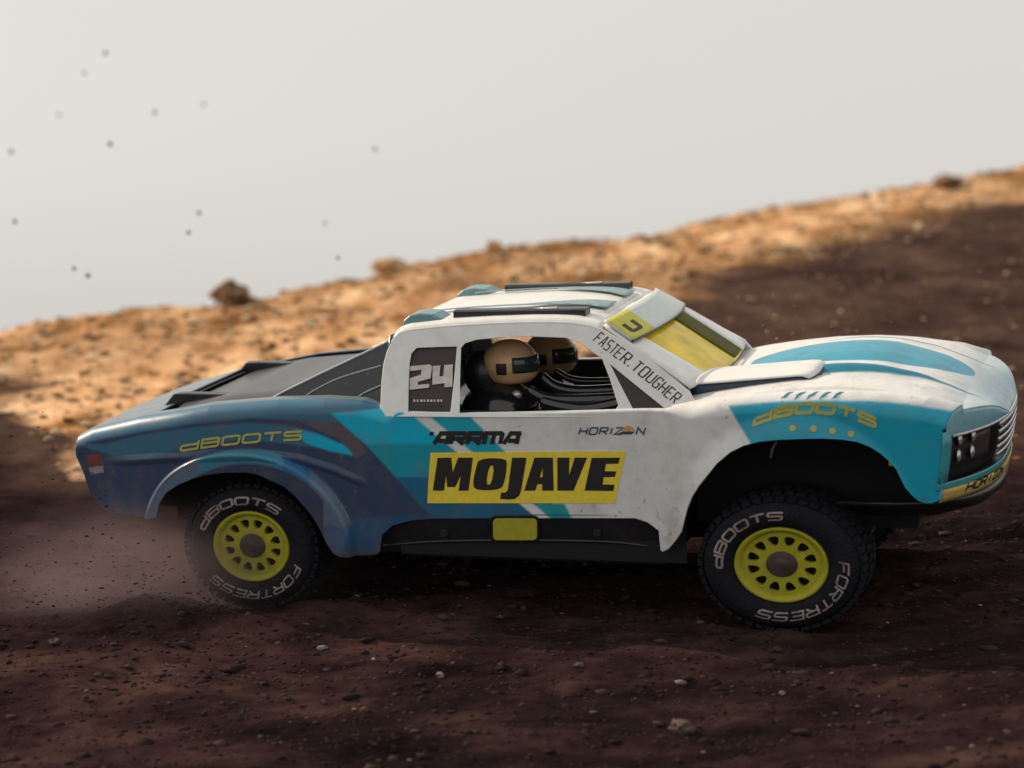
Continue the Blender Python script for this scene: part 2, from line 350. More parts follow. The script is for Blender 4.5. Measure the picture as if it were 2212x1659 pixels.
# paint scheme, laid out on the flank and mirrored to the other one
def inpoly(px, py, poly):
    c = np.zeros(px.shape, bool); n = len(poly)
    for i in range(n):
        x1, y1 = poly[i]; x2, y2 = poly[(i + 1) % n]
        if y1 == y2: continue
        cond = ((y1 > py) != (y2 > py)) & (px < (x2 - x1) * (py - y1) / (y2 - y1) + x1); c ^= cond
    return c
WHITE = (0.72, 0.73, 0.73); SLATE = (0.034, 0.060, 0.125); STEEL = (0.042, 0.15, 0.25); CYAN = (0.002, 0.46, 0.68); CYAN_SHADE = (0.006, 0.31, 0.42); CYAN_SHADE_DEEP = (0.012, 0.13, 0.26); DNAVY = (0.03, 0.07, 0.16)
def side_paint(px, py):
    c = np.tile(np.array(WHITE), (len(px), 1)).astype(float)
    def put(poly, col): c[inpoly(px, py, poly)] = col
    put([(0, 700), (820, 700), (820, 885), (715, 893), (789, 958), (948, 1130), (830, 1230), (0, 1230)], SLATE)
    put([(0, 700), (820, 700), (820, 885), (715, 893), (735, 912), (640, 906), (540, 903), (420, 915), (300, 935), (165, 958)], STEEL)
    put([(165, 958), (230, 958), (300, 940), (420, 922), (540, 912), (620, 918), (690, 935), (745, 960), (775, 985), (700, 968), (600, 955), (520, 950), (420, 962), (330, 985), (250, 985)], STEEL)
    put([(635, 925), (690, 938), (745, 962), (775, 986), (715, 974), (660, 956)], CYAN)
    put([(640, 905), (735, 912), (770, 940), (790, 975), (770, 990), (735, 950), (690, 930)], (0.11, 0.095, 0.13))
    # flare lip colours
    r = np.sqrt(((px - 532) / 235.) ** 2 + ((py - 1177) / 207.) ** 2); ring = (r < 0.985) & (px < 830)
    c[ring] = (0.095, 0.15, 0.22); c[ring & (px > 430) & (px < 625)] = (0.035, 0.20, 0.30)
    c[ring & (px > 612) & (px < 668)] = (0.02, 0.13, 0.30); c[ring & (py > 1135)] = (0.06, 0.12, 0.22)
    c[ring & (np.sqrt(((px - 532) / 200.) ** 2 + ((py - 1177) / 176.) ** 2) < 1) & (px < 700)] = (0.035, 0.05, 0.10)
    put([(756, 1118), (940, 1111), (948, 1130), (830, 1230), (735, 1230)], (0.022, 0.085, 0.20))
    put([(715, 893), (820, 885), (822, 870), (865, 872), (885, 891), (1175, 1130), (948, 1130), (789, 958)], CYAN)
    put([(789, 958), (968, 958), (1175, 1130), (948, 1130)], CYAN_SHADE)  # same cyan band, darker: shade towards the sill put into the paint
    put([(857, 1030), (1052, 1030), (1175, 1130), (948, 1130)], CYAN_SHADE_DEEP)  # deepest step of the shade painted into the cyan band
    put([(920, 891), (1009, 891), (1088, 971), (1235, 1130), (1203, 1130)], (0.01, 0.38, 0.50))
    put([(1132, 1087), (1220, 1087), (1242, 1130), (1203, 1130), (1154, 1087)], (0.01, 0.33, 0.36))
    put([(885, 891), (920, 891), (1203, 1130), (1175, 1130)], WHITE)
    # front wing
    put([(1574, 878), (1683, 869), (1780, 866), (1878, 868), (1960, 874), (2020, 884), (2060, 890), (2300, 900), (2300, 1200), (1500, 1200), (1622, 957)], (0.004, 0.34, 0.50))
    return c

def top_z(x, y, u):
    """height of the upper surfaces ahead of the cab and behind it."""
    hwx = hw_px(px_of(x)); t = np.clip(np.abs(y) / hwx, 0, 1)
    z0 = zs(x); px = px_of(x)
    zc = np.interp(x, CEN[:, 0], CEN[:, 1])
    g = 1 - ss(0.12, 0.62, t)
    zf = z0 + (zc - z0) * (0.62 * (1 - t ** 2.2) + 0.38 * g)
    zf += 0.07 * np.exp(-((t - 0.47) / 0.05) ** 2) * ss(1660, 1780, px) * (1 - ss(1940, 2020, px))
    zf -= 0.06 * np.exp(-((t - 0.56) / 0.05) ** 2) * ss(1660, 1780, px) * (1 - ss(1940, 2020, px))
    zr = z0 + 0.06 * (1 - t ** 2)
    return np.where(px > 1300, zf, zr)

truck = empty('toy_truck')
truck.matrix_world = Matrix([[*(R[0] * S), 0], [*(R[1] * S), 0], [*(R[2] * S), 0], [0, 0, 0, 1]])
tag(truck, 'white and teal desert racing toy truck with yellow wheels and a yellow door panel', 'toy truck')

# ------------------------------------------------------------------ body shell
def build_shell():
    NS, NA, NT = 120, 18, 84                     # side rows, shoulder rows, top rows (to the centre line)
    # station positions: dense where the lower edge is steep
    base = np.linspace(BOT[0, 0], XS, 1150)
    xs = np.unique(np.concatenate([base, BOT[:, 0][(BOT[:, 0] > base[0]) & (BOT[:, 0] < XS)]]))
    n = len(xs); x0 = xs[0]
    rows = NS + NA + NT
    P = np.zeros((n, rows, 3))
    for i, x in enumerate(xs):
        u = (x - x0) / (XS - x0)
        z0 = float(zs(x)); zbt = float(zb(x)); px = float(px_of(x))
        cabz = float(ss(835, 870, px) * (1 - ss(1430, 1500, px)))
        rr = 0.30 * (1 - cabz) + 0.04 * cabz + 0.12 * float(ss(1550, 1750, px))
        ztop = z0
        s = np.linspace(0, 1, NS); zz = zbt + (ztop - rr - zbt) * s
        hwv = HW(np.full(NS, x), zz)
        P[i, :NS, 0] = x; P[i, :NS, 1] = -hwv; P[i, :NS, 2] = zz
        hT = hwv[-1]
        for k in range(NA):
            a = (k + 1) / NA * math.pi / 2
            P[i, NS + k] = (x, -(hT - rr * (1 - math.cos(a))), ztop - rr + rr * math.sin(a))
        yy = -(hT - rr) * (1 - np.linspace(0, 1, NT + 1)[1:])
        P[i, NS + NA:, 0] = x; P[i, NS + NA:, 1] = yy
        P[i, NS + NA:, 2] = 0
    # curve the front outwards towards the centre line
    ufr = ss(1850, 2036, px_of(P[:, :, 0]))
    tot = P[:, :, 0].copy()
    ext = (xf(P[:, :, 1]) - XS)
    lin = np.clip((tot - toXZ([(1560, 1000)])[0, 0]) / (XS - toXZ([(1560, 1000)])[0, 0]), 0, 1)
    P[:, NS:, 0] += (ext * lin ** 1.3)[:, NS:] * np.where(np.arange(rows)[NS:] >= NS + NA, 1, 1)
    T = P[:, NS + NA:]
    uu = (T[:, :, 0] - x0) / (XS - x0)
    P[:, NS + NA:, 2] = top_z(T[:, :, 0], T[:, :, 1], uu)
    # join arc rows smoothly to the crowned top
    d = P[:, NS + NA, 2] - P[:, NS + NA - 1, 2]
    return xs, P, NS, NA, NT
xs_, PB, NS, NA, NT = build_shell()
def shell_mesh():
    n, r = PB.shape[:2]
    full = np.concatenate([PB, (PB * np.array([1, -1, 1]))[:, :-1][:, ::-1]], axis=1)      # near side, centre, far side
    k = full.shape[1]
    px, py = projn(PB.reshape(-1, 3)); colr = sum(side_paint(px + dx, py + dy) for dx, dy in ((-1.8, -1.5), (1.8, -1.5), (0, 0), (-1.8, 1.5), (1.8, 1.5), (0, -2.2), (0, 2.2), (-.9, .8), (.9, -.8))).reshape(n, r, 3) / 9
    # splashed mud along the sills and behind the wheels
    zz = PB[:, :, 2]; xx = PB[:, :, 0]
    mud = np.clip((2.9 - zz) / 1.7, 0, 1) * np.clip(fbm2(xx + 40, zz + 40, 0.55, 5, 51) * 3.2 + 0.25, 0, 1) * 0.75
    fine_ = np.clip(fbm2(xx + 40, zz + 40, 0.14, 3, 52) * 6 - 1.1, 0, 1) * np.clip((3.6 - zz) / 1.8, 0, 1) * 0.8
    mud = np.maximum(mud, fine_)[:, :, None]
    colr = colr * (1 - mud) + np.array((0.085, 0.060, 0.052)) * mud
    # upper surfaces: stripes by truck coordinates
    X = PB[:, :, 0]; Y = np.abs(PB[:, :, 1]); pxx = px_of(np.minimum(X, XS)); PX = px.reshape(n, r); PY = py.reshape(n, r)
    T = np.zeros((n, r), bool); T[:, NS + NA - 2:] = True
    front = T & (PX > 1440)
    cr = colr.copy()
    frac = np.clip((X - X[0:1, :]) / np.maximum(X[-1:, :] - X[0:1, :], 1e-6), 0, 1)
    def blend(wgt, col):
        w3 = (np.clip(wgt, 0, 1) * front)[:, :, None]; cr[:] = cr * (1 - w3) + np.array(col) * w3
    blend((3.10 - Y) / 0.06, WHITE)
    xn0, xn1 = unp(2030, 780, 0)[0], XC
    blend(ss(0, 1, (X - xn0) / (xn1 - xn0)) * 0.75, (0.22, 0.44, 0.52))
    xa, xb = unp(1625, 790, 0)[0], unp(2105, 780, 0)[0]
    tt = np.clip((X - xa) / (xb - xa), 0, 1)
    blend((1.32 * np.sin(np.pi * tt ** 0.9) ** 0.42 - Y) / 0.06 + 0.5, (0.002, 0.29, 0.44))
    xa2, xb2 = unp(1735, 800, -1.7)[0], unp(2125, 810, -1.7)[0]
    t2 = np.clip((X - xa2) / (xb2 - xa2), 0, 1)
    blend(((0.20 * (1 - t2) ** 0.6 - np.abs(Y - (1.86 - 0.12 * t2))) / 0.05 + 0.5) * (X > xa2) * (X < xb2), (0.008, 0.19, 0.30))
    rear = T & (PX < 835); cr[rear] = (0.15, 0.20, 0.24)
    far = cr[:, :-1][:, ::-1]; C = np.concatenate([cr, far], axis=1).reshape(-1, 3)
    pm = px_of(xs_)
    ii, jj = np.meshgrid(np.arange(n - 1), np.arange(k - 1), indexing='ij'); jm = np.minimum(jj, k - 2 - jj)
    cabin = ((pm > 838) & (pm < 1452))[:-1][:, None]; deck = ((pm > 330) & (pm <= 838))[:-1][:, None]
    keep = ~((cabin & (jm >= NS + NA - 1)) | (deck & (jm >= NS + NA + 5)))
    a0 = (ii * k + jj)[keep]; F = np.stack([a0, a0 + k, a0 + k + 1, a0 + 1], -1)
    me = bpy.data.meshes.new('body_shell'); fill_mesh(me, full.reshape(-1, 3), F)
    at = me.color_attributes.new('paint', 'FLOAT_COLOR', 'POINT')
    at.data.foreach_set('color', np.concatenate([C, np.ones((len(C), 1))], axis=1).astype(np.float32).ravel())
    o = link('body_shell', me, M_PAINT, truck, True)
    s = o.modifiers.new('solid', 'SOLIDIFY'); s.thickness = 0.035; s.offset = 1
    return o
shell = shell_mesh()

# front panel under the bonnet edge, headlights, grille, plate, bumper
ZH = float(CEN[-1, 1])
_hp = np.polyfit(np.abs(PB[-1, NS + 3:, 1]), PB[-1, NS + 3:, 2], 6)
def zhood(y): return float(np.polyval(_hp, min(abs(y), 3.6)))     # height of the bonnet's front edge
zfb = float(unp(2012, 1086, -3.6)[2])
def front(y, z, off=0.0):
    t = np.clip((z - zfb) / (ZH - zfb), 0, 1)
    return np.array([float(xf(y)) - 0.18 * (1 - t) ** 1.5 + off, y, z])
def fgrid(ys, z0f, z1f, off, nz=8): return [[front(y, z0f(y) + (z1f(y) - z0f(y)) * k / (nz - 1), off) for k in range(nz)] for y in ys]
ysf = np.linspace(-3.70, 3.70, 75)
zp1 = float(unp(2014, 1056, -3.6)[2])
zl0, zl1 = float(unp(2030, 1042, -3.5)[2]), float(unp(2030, 943, -3.5)[2])
g = grid_mesh('front_panel', fgrid(ysf, lambda y: zp1 - 0.02, lambda y: zl0, 0.0, 5), M_TEALS, truck, 0.04)
top_ = PB[-1, NS:]; top_ = np.concatenate([top_, (top_ * np.array([1, -1, 1]))[:-1][::-1]], 0)
rows_ = []
for p in top_:
    e = front(p[1], zl1 + 0.02, 0.0); row = []
    for t in np.linspace(0, 1, 8):
        q = p + (e - p) * t; q[0] += 0.03 * math.sin(math.pi * t) * (1 - (abs(p[1]) / 3.8) ** 4); row.append(q)
    rows_.append(row)
grid_mesh('nose_panel', rows_, mat('pale_teal_shell', (0.20, 0.42, 0.50), 0.4, coat=0.2, noise_amt=0.1, dirt=0.3), truck, 0.035)
grid_mesh('grille_recess', fgrid(np.linspace(-3.45, 3.45, 60), lambda y: zl0 - 0.1, lambda y: zl1 + 0.1, -0.28, 6), M_WELL, truck, 0.03)
for sgn in (-1, 1):
    grid_mesh('corner_panel', fgrid(sgn * np.linspace(3.70, 3.50, 5), lambda y: zl0, lambda y: zl1 + 0.12, 0.0, 5), M_TEALS, truck, 0.04)
    hl = grid_mesh('headlight', fgrid(sgn * np.linspace(3.38, 1.9, 14), lambda y: zl0 + 0.28, lambda y: zl1 - 0.10, -0.14, 6), M_PANEL, truck, 0.05)
    for k in range(2):
        for q in range(2):
            c = front(sgn * (3.18 - 0.42 * k), zl0 + 0.50 + 0.34 * q, -0.08)
            V, F = [], []
            for a in range(7):
                for b in range(12):
                    ph, th = a / 6 * math.pi / 2, b / 12 * 2 * math.pi
                    V.append((c[0] + 0.07 * math.cos(ph), c[1] + 0.155 * math.sin(ph) * math.cos(th), c[2] + 0.135 * math.sin(ph) * math.sin(th)))
            for a in range(6):
                for b in range(12): F.append((a * 12 + b, a * 12 + (b + 1) % 12, (a + 1) * 12 + (b + 1) % 12, (a + 1) * 12 + b))
            meshobj('lamp', V, F, M_SILV, hl, True)
for k in range(5):
    zz = zl0 + 0.18 + k * (zl1 - zl0 - 0.3) / 4
    grid_mesh('grille_bar', fgrid(np.linspace(-1.75, 1.75, 24), lambda y: zz, lambda y: zz + 0.09, 0.02, 3), M_SILV, truck, 0.06)
# bonnet lip
V, F = tube_geo([front(y, zl1 + 0.01, 0.02) for y in np.linspace(-3.5, 3.5, 50)], 0.035, 6)
meshobj('bonnet_lip', V, F, M_SILV, truck, True)
# yellow plate and its lettering
plate = grid_mesh('bumper_plate', fgrid(np.linspace(-3.66, 3.66, 60), lambda y: zfb + 0.02, lambda y: zp1 - 0.02 - 0.0 * y, 0.05, 4), M_BRASS, truck, 0.04)
Q, wt = stroke_polys('HORIZON', 0.20, 0.16, 0.07, 0.045, slant=0.3)
text_on('plate_lettering', Q, lambda u, v, o: front(-3.0 + u, zfb + 0.12 + v, 0.075 + o), 0.004, M_BTX, plate)
# skid bumper under the nose
sk = []
for i, y in enumerate(np.linspace(-3.2, 3.2, 40)):
    e = front(y, zfb, 0)[0]; a = 1 - (abs(y) / 3.4) ** 3
    sk.append([(e - 0.02, y, zfb + 0.02), (e + 0.05 * a, y, zfb - 0.22 * a), (e - 0.28, y, zfb - 0.50 * a), (e - 1.1, y, zfb - 0.78 * a), (e - 2.4, y, zfb - 0.85 * a)])
grid_mesh('front_bumper', sk, M_BLACK, truck, 0.06)

# ------------------------------------------------------------------ chassis, wheel wells, side skirts
def box_geo(x0, x1, y0, y1, z0, z1):
    V = [(x, y, z) for x in (x0, x1) for y in (y0, y1) for z in (z0, z1)]
    F = [(0, 1, 3, 2), (4, 6, 7, 5), (0, 4, 5, 1), (2, 3, 7, 6), (0, 2, 6, 4), (1, 5, 7, 3)]
    return V, F
def box(name, x0, x1, y0, y1, z0, z1, m, parent, bv=0.03):
    V, F = box_geo(x0, x1, y0, y1, z0, z1); o = meshobj(name, V, F, m, parent)
    if bv: bevel(o, bv)
    return o
XW = [FRC[0], toXZ([(1690, 1217)])[0, 0]]
xr0, xr1 = BOT[0, 0], XS
zbelt = float(zs(toXZ([(1100, 890)])[0, 0]))
box('chassis_tub', toXZ([(850, 1000)])[0, 0], toXZ([(1420, 1000)])[0, 0], -2.8, 2.8, 1.12, 2.6, M_WELL, truck)
box('chassis_rail', xr0 + 1.5, xr1 - 2.2, -1.2, 1.2, 1.35, 2.4, M_WELL, truck)
for nm, pa, pb in (('rear_wheel_well', 200, 840), ('front_wheel_well', 1450, 2010)):
    xa, xb = toXZ([(pa, 1000)])[0, 0], toXZ([(pb, 1000)])[0, 0]
    n = 24; L = []
    for i in range(n + 1):
        x = xa + (xb - xa) * i / n
        zt = float(zs(x)) - 0.18
        wq = float(hw_px(px_of(x))) - 0.32; L.append([(x, yy, zt - 0.05) for yy in (-wq, -2.2, 0, 2.2, wq)])
    grid_mesh(nm, L, M_WELL, truck, 0.03)
    for xx in (xa, xb):
        V, F = box_geo(xx - 0.03, xx + 0.03, -float(hw_px(px_of(xx))) + 0.45, float(hw_px(px_of(xx))) - 0.45, float(zb(xx)) + 0.12, float(zs(xx)) - 0.2); meshobj('well_wall', V, F, M_WELL, truck)
    V, F = box_geo(xa + 0.15, xb - 0.5, -1.75, 1.75, 1.85, min(float(zs(xa)), float(zs(xb))) - 0.25); meshobj('inner_fender', V, F, M_WELL, truck)
    V, F = box_geo(xa + 2.1, xb - 1.6, -1.72, 1.72, 1.45, min(float(zs(xa)), float(zs(xb))) - 0.25); meshobj('inner_fender', V, F, M_WELL, truck)
# rear closing panel
rp = []
for y in np.linspace(-3.02, 3.02, 30):
    t = 1
    rp.append([(xr0 + 0.02 + 0.25 * (1 - z) - 0.12 * (1 - (y / 3.1) ** 2), y, float(zb(xr0)) + (float(zs(xr0)) * 1.0 - 0.08 - float(zb(xr0))) * z) for z in np.linspace(0, 1, 6)])
grid_mesh('tail_panel', rp, M_WHITE, truck, 0.03)
# tail light on the flank
tl = empty('tail_light', truck)
for nm, poly, m_ in (('red_lens', [(184, 984), (219, 980), (224, 1003), (190, 1008)], M_RED), ('clear_lens', [(190, 1010), (224, 1005), (226, 1020), (196, 1025)], M_TTX)):
    prism(nm, poly, [], lambda u, v, o: side(u, v, o), 0.0, 0.035, m_, tl)
for sgn in (-1, 1):
    f_ = (lambda u, v, o: side(u, v, o)) if sgn < 0 else (lambda u, v, o: side(u, v, o) * np.array([1, -1, 1]))
    f0_ = lambda u, v, o: unp(u, v, -3.40 + 0.0036 * (v - 1112) - o)
    f_ = f0_ if sgn < 0 else fm(f0_)
    up = [(822, 1162), (828, 1140), (852, 1124), (900, 1116), (941, 1113), (1160, 1111), (1372, 1112), (1402, 1120), (1428, 1140), (1429, 1190), (1408, 1186), (1380, 1183), (1108, 1178), (940, 1184), (850, 1192), (826, 1194)]
    sk_ = prism('side_skirt', up, [], f_, -0.25, 0.02, M_BLACK, truck, 0.02)
    lp = [f_(p[0], p[1], 0.035) for p in smoothpath([(829, 1178), (940, 1170), (1108, 1167), (1300, 1170), (1400, 1179)], 30)]
    tube('skirt_lip', lp, 0.035, M_BLACK, sk_, 6)
    for bx in (960, 1290):
        c = f_(bx, 1150, 0.02)
        V, F = tube_geo([c, c + np.array([0, 0.03 * sgn, 0])], 0.09, 12); meshobj('bolt', V, F, M_BLACK, sk_)
    def rrect(x0, y0, x1, y1, r, n=5):
        o = []
        for cx, cy, a0 in ((x1 - r, y0 + r, -90), (x1 - r, y1 - r, 0), (x0 + r, y1 - r, 90), (x0 + r, y0 + r, 180)):
            for k in range(n + 1): a = rad(a0 + 90 * k / n); o.append((cx + r * math.cos(a), cy + r * math.sin(a)))
        return o
    bd = prism('skirt_badge_frame', rrect(1059, 1114, 1166, 1172, 12), [], f_, 0.02, 0.07, M_BLACK, truck, 0.01)
    prism('badge', rrect(1065, 1120, 1160, 1167, 9), [], f_, 0.071, 0.10, M_YG, bd, 0.01)

# ------------------------------------------------------------------ flank print
z6 = lambda x, y: ((1500 + x / 2.212) / 1.736, (1500 + y / 2.212) / 1.736)
def conv(poly): return [z6(*p) for p in poly]
def smoothloop(poly, it=2, keep=0.25):
    for _ in range(it):
        out = []
        for i in range(len(poly)):
            a, b = poly[i], poly[(i + 1) % len(poly)]
            out += [(a[0] + (b[0] - a[0]) * keep, a[1] + (b[1] - a[1]) * keep), (b[0] + (a[0] - b[0]) * keep, b[1] + (a[1] - b[1]) * keep)]
        poly = out
    return poly
LET = [
 ([(272, 752), (312, 480), (425, 478), (437, 600), (482, 478), (605, 478), (568, 752), (484, 752), (505, 625), (458, 722), (392, 722), (382, 625), (365, 752)], []),
 (smoothloop([(630, 560), (655, 484), (880, 482), (888, 540), (866, 690), (830, 746), (625, 750), (602, 690)]), [smoothloop([(740, 545), (783, 545), (757, 700), (712, 700)], 1)]),
 ([(930, 478), (1050, 478), (1004, 750), (988, 795), (950, 822), (900, 826), (830, 820), (840, 768), (872, 768), (892, 752), (900, 700)], []),
 ([(1115, 478), (1268, 478), (1275, 752), (1178, 752), (1180, 698), (1140, 698), (1122, 752), (1030, 752)], [[(1160, 640), (1184, 560), (1182, 640)]]),
 ([(1305, 478), (1405, 478), (1402, 625), (1450, 478), (1552, 478), (1440, 752), (1305, 752)], []),
 ([(1590, 480), (1825, 478), (1812, 528), (1708, 530), (1698, 590), (1795, 592), (1782, 638), (1690, 640), (1680, 700), (1780, 703), (1770, 755), (1530, 752)], []),
]
def lettering(txt, f, cw, ch, gap, wd, m, name, parent, off=0.012, **kw):
    Q, wt = stroke_polys(txt, cw, ch, gap, wd, **kw); return text_on(name, Q, f, off, m, parent)
for mir in (False, True):
    F_ = fm(side) if mir else side
    bx = [(930, 978), (1035, 977), (1140, 976), (1245, 975), (1352, 975), (1340, 1031), (1328, 1087), (1226, 1087), (1125, 1087), (1024, 1087), (923, 1087), (926, 1032)]
    dp = prism('door_panel', bx, [], F_, 0.036, 0.046, M_YEL, truck)
    if not mir:
        flatpoly('panel_lettering', [(conv(o), [conv(h) for h in hs_]) for o, hs_ in LET], F_, 0.052, M_BTX, dp)
        # maker's mark above the panel: heavy slanted squared letters
        lettering('aRRMa', lambda u, v, o: side(937 + u, 959 - v, o + 0.036), 28, 23, 8, 9.5, M_BTX, 'maker_mark', truck, slant=0.25, widths={'M': 1.25}, sub=20)
        for tk in ([(929, 933), (937, 933), (935, 941), (927, 941)], [(1117, 933), (1126, 933), (1126, 941), (1118, 941)]):
            flatpoly('maker_mark_tick', [(tk, [])], lambda u, v, o: side(u, v, o + 0.04), 0.01, M_BTX, truck)
        hz = lettering('HORIZ', lambda u, v, o: side(1250 + u, 938 - v, o + 0.036), 16, 14, 6, 3.0, M_NTX, 'sponsor_lettering', truck, slant=0.3, sub=20, widths={'I': 0.3})
        lettering('N', lambda u, v, o: side(1374 + u, 938 - v, o + 0.036), 16, 14, 6, 3.0, M_NTX, 'sponsor_lettering', truck, slant=0.3, sub=20)
        flatpoly('sun_mark', [([(1342, 930), (1348, 923), (1357, 919), (1366, 923), (1372, 930)], [])], lambda u, v, o: side(u, v, o + 0.04), 0.01, M_OR, truck)
        flatpoly('sun_mark_line', [([(1330, 938), (1345, 932), (1372, 932), (1364, 938)], [])], lambda u, v, o: side(u, v, o + 0.04), 0.01, M_NTX, truck)
        # rear wing lettering follows the crease
        def rw(u, v, o): return side(390 + u, 974 - 0.16 * u + 0.00025 * u * u - v + (-6 if 0 else 0), o + 0.036)
        lettering('dBOOTS', rw, 36, 17, 8.5, 5.0, M_YTX, 'wing_lettering', truck, slant=0.2, sub=10)
        def fw(u, v, o):
            t = u / 265; return side(1628 + u, 926 - 34 * math.sin(math.pi * min(1, (t * 0.93 + 0.05))) ** 0.8 - 6 * t - v + 8 * t * t, o + 0.036)
        lettering('dBOOTS', fw, 36, 19, 9, 7.5, M_YTX, 'wing_lettering', truck, slant=0.2, sub=8)
        for cx, cy in ((1712, 925), (1757, 926), (1798, 931), (1838, 937)):
            flatpoly('small_print', [([(cx + 7 * math.cos(a) * 1.1, cy + 7 * math.sin(a)) for a in np.linspace(0, 2 * math.pi, 10)[:-1]], [])], lambda u, v, o: side(u, v, o + 0.036), 0.012, M_YTX, truck)
# vents in the bonnet flank
_PF = PB.reshape(-1, 3); _vx, _vy = projn(_PF); _m = _PF[:, 1] < -1.0; _PF, _vx, _vy = _PF[_m], _vx[_m], _vy[_m]
def onshell(px, py): return _PF[np.argmin((_vx - px) ** 2 + (_vy - py) ** 2)]
for k in range(5):
    cx = 1700 + k * 27
    P_ = smoothpath([(cx - 14, 866), (cx, 855), (cx + 20, 847)], 10)
    pts = [onshell(a, b) + np.array([0, -0.012, 0.012]) for a, b in P_]
    tube('wing_vent', pts, [0.012 + 0.035 * math.sin(math.pi * i / (len(pts) - 1)) for i in range(len(pts))], M_TEALS, truck, 6)

# ------------------------------------------------------------------ cab
YB, YT = -3.36, -2.50                          # half widths of the cab at belt and at roof edge
pbelt = unp(1100, 890, YB); ptop = unp(1150, 700, YT)
ZB0, ZT0 = pbelt[2], ptop[2]
def cab(px, py, off=0.0):                      # point on the leaning cab side
    y = -2.9
    for _ in range(6):
        p = unp(px, py, y); t = (p[2] - ZB0) / (ZT0 - ZB0); y = YB + (YT - YB) * t - off
    return unp(px, py, y)
roof_px = [(846, 738), (852, 727), (862, 718), (880, 712), (930, 706), (989, 701), (1060, 697), (1145, 694), (1200, 694), (1240, 696), (1275, 702), (1301, 711)]
outline = [(822, 900), (822, 870), (824, 825), (828, 787), (836, 758)] + roof_px + [(1340, 732), (1379, 757), (1425, 793), (1462, 822), (1490, 845), (1506, 874), (1506, 892), (1380, 900), (1100, 902)]
w24 = [(882, 890), (883, 830), (885, 785), (889, 764), (900, 752), (940, 750), (987, 749), (981, 820), (973, 890)]
door = [(993, 893), (994, 820), (996, 752), (1004, 742), (1030, 734), (1075, 730), (1145, 727), (1223, 730), (1252, 741), (1275, 757), (1301, 776), (1318, 820), (1332, 865), (1336, 876), (1330, 884), (1160, 888), (1005, 892)]
tri = [(1318, 787), (1378, 836), (1439, 885), (1371, 890), (1345, 840)]
for mir in (False, True):
    f_ = fm(cab) if mir else cab
    cs_ = prism('cab_side', outline, [w24, door, tri], f_, -0.06, 0.03, M_WHITE, truck, 0.012)
    if not mir: pw = prism('number_panel', [(p[0] + (2 if p[0] > 950 else -2), p[1]) for p in w24], [], f_, -0.055, -0.035, M_PANEL, truck)
    prism('quarter_panel', [(1316, 784), (1442, 887), (1370, 892)], [], f_, -0.055, -0.035, M_PANEL, truck)
    # door opening rim
    if not mir:
        z4 = lambda x, y: ((1400 + x / 2.212) / 1.736, (1050 + y / 2.212) / 1.736)
        two = [(305, 715), (470, 700), (487, 715), (475, 815), (370, 845), (368, 870), (465, 862), (462, 893), (302, 910), (302, 815), (395, 785), (400, 745), (305, 755)]
        four = [(492, 715), (556, 708), (548, 800), (580, 798), (590, 705), (660, 700), (655, 885), (590, 890), (592, 855), (490, 868)]
        flatpoly('race_number', [([z4(*p) for p in two], []), ([z4(*p) for p in four], [])], cab, 0.0, M_WTX, pw)
        for r_, (yy, n_) in enumerate(((868, 9), (877, 12), (884, 11))):
            polys = []
            for k in range(n_):
                xx = 893 + k * (66 / n_); ww = 66 / n_ * random.uniform(0.45, 0.8); hh = 5 if r_ == 0 else 2.2
                polys.append(([(xx, yy), (xx + ww, yy), (xx + ww, yy - hh), (xx, yy - hh)], []))
            flatpoly('name_print', polys, cab, 0.0, M_HUB if r_ else M_WTX, pw)
# slogan along the windscreen pillar
sp = np.array([(1281, 736), (1330, 772), (1400, 825), (1458, 874)], float)
def slog(u, v, o):
    L = 208.0; t = u / L * 3; i = min(2, int(t)); a = sp[i] + (sp[i + 1] - sp[i]) * (t - i); d = (sp[3] - sp[0]) / np.linalg.norm(sp[3] - sp[0]); nn = np.array((d[1], -d[0])) * 1.0
    q = a + nn * v; return cab(q[0], q[1], 0.03 + o)
lettering('FASTER.TOUGHER', slog, 10.2, 25, 5.3, 2.7, M_BTX, 'slogan_lettering', truck, sub=20, slant=0.12, widths={'.': 0.3}, off=0.006)

# roof
RE = np.array([cab(*p)[[0, 2]] for p in roof_px]); RE = RE[np.argsort(RE[:, 0])]
xA, xB = RE[0, 0], RE[-1, 0]
def roof_edge(x): return np.interp(x, RE[:, 0], RE[:, 1])
def roof_section(x):
    z0 = float(roof_edge(x)); t = (z0 - ZB0) / (ZT0 - ZB0); y0 = YB + (YT - YB) * t
    pts = [(x, y0 - 0.03, z0 - 0.05)]
    for k in range(1, 7): a = k / 6 * rad(80); pts.append((x, y0 - 0.03 + 0.26 * (1 - math.cos(a)) + 0.02, z0 - 0.05 + 0.13 * math.sin(a)))
    yb, zz = pts[-1][1], pts[-1][2]
    for k in range(1, 14):
        y = yb * (1 - k / 13); pts.append((x, y, zz + 0.03 * (1 - (y / yb) ** 2)))
    return pts
rs = []
for x in np.linspace(xA, xB, 40):
    s_ = roof_section(x); rs.append(s_ + [(p[0], -p[1], p[2]) for p in s_[:-1]][::-1])
grid_mesh('roof', rs, M_WHITE, truck, 0.05)
def roof_pt(x, y):
    s_ = roof_section(x); ys = [p[1] for p in s_]; return float(np.interp(-abs(y), ys, [p[2] for p in s_]))
# raised centre panel of the roof
xa, xb = xA + 0.1, xB - 0.15
rc = []
for x in np.linspace(xa, xb, 30):
    e = min(1, (x - xa) / 0.5) * 1.0
    row = []
    for y in np.linspace(-1.55, 1.55, 25):
        t = 1 - ss(1.30, 1.55, abs(y)); row.append((x, y, roof_pt(x, y) + 0.012 + 0.06 * float(t) * (0.4 + 0.6 * (1 - e)) ))
    rc.append(row)
grid_mesh('roof_panel', rc, M_WHITE, truck, 0.02)
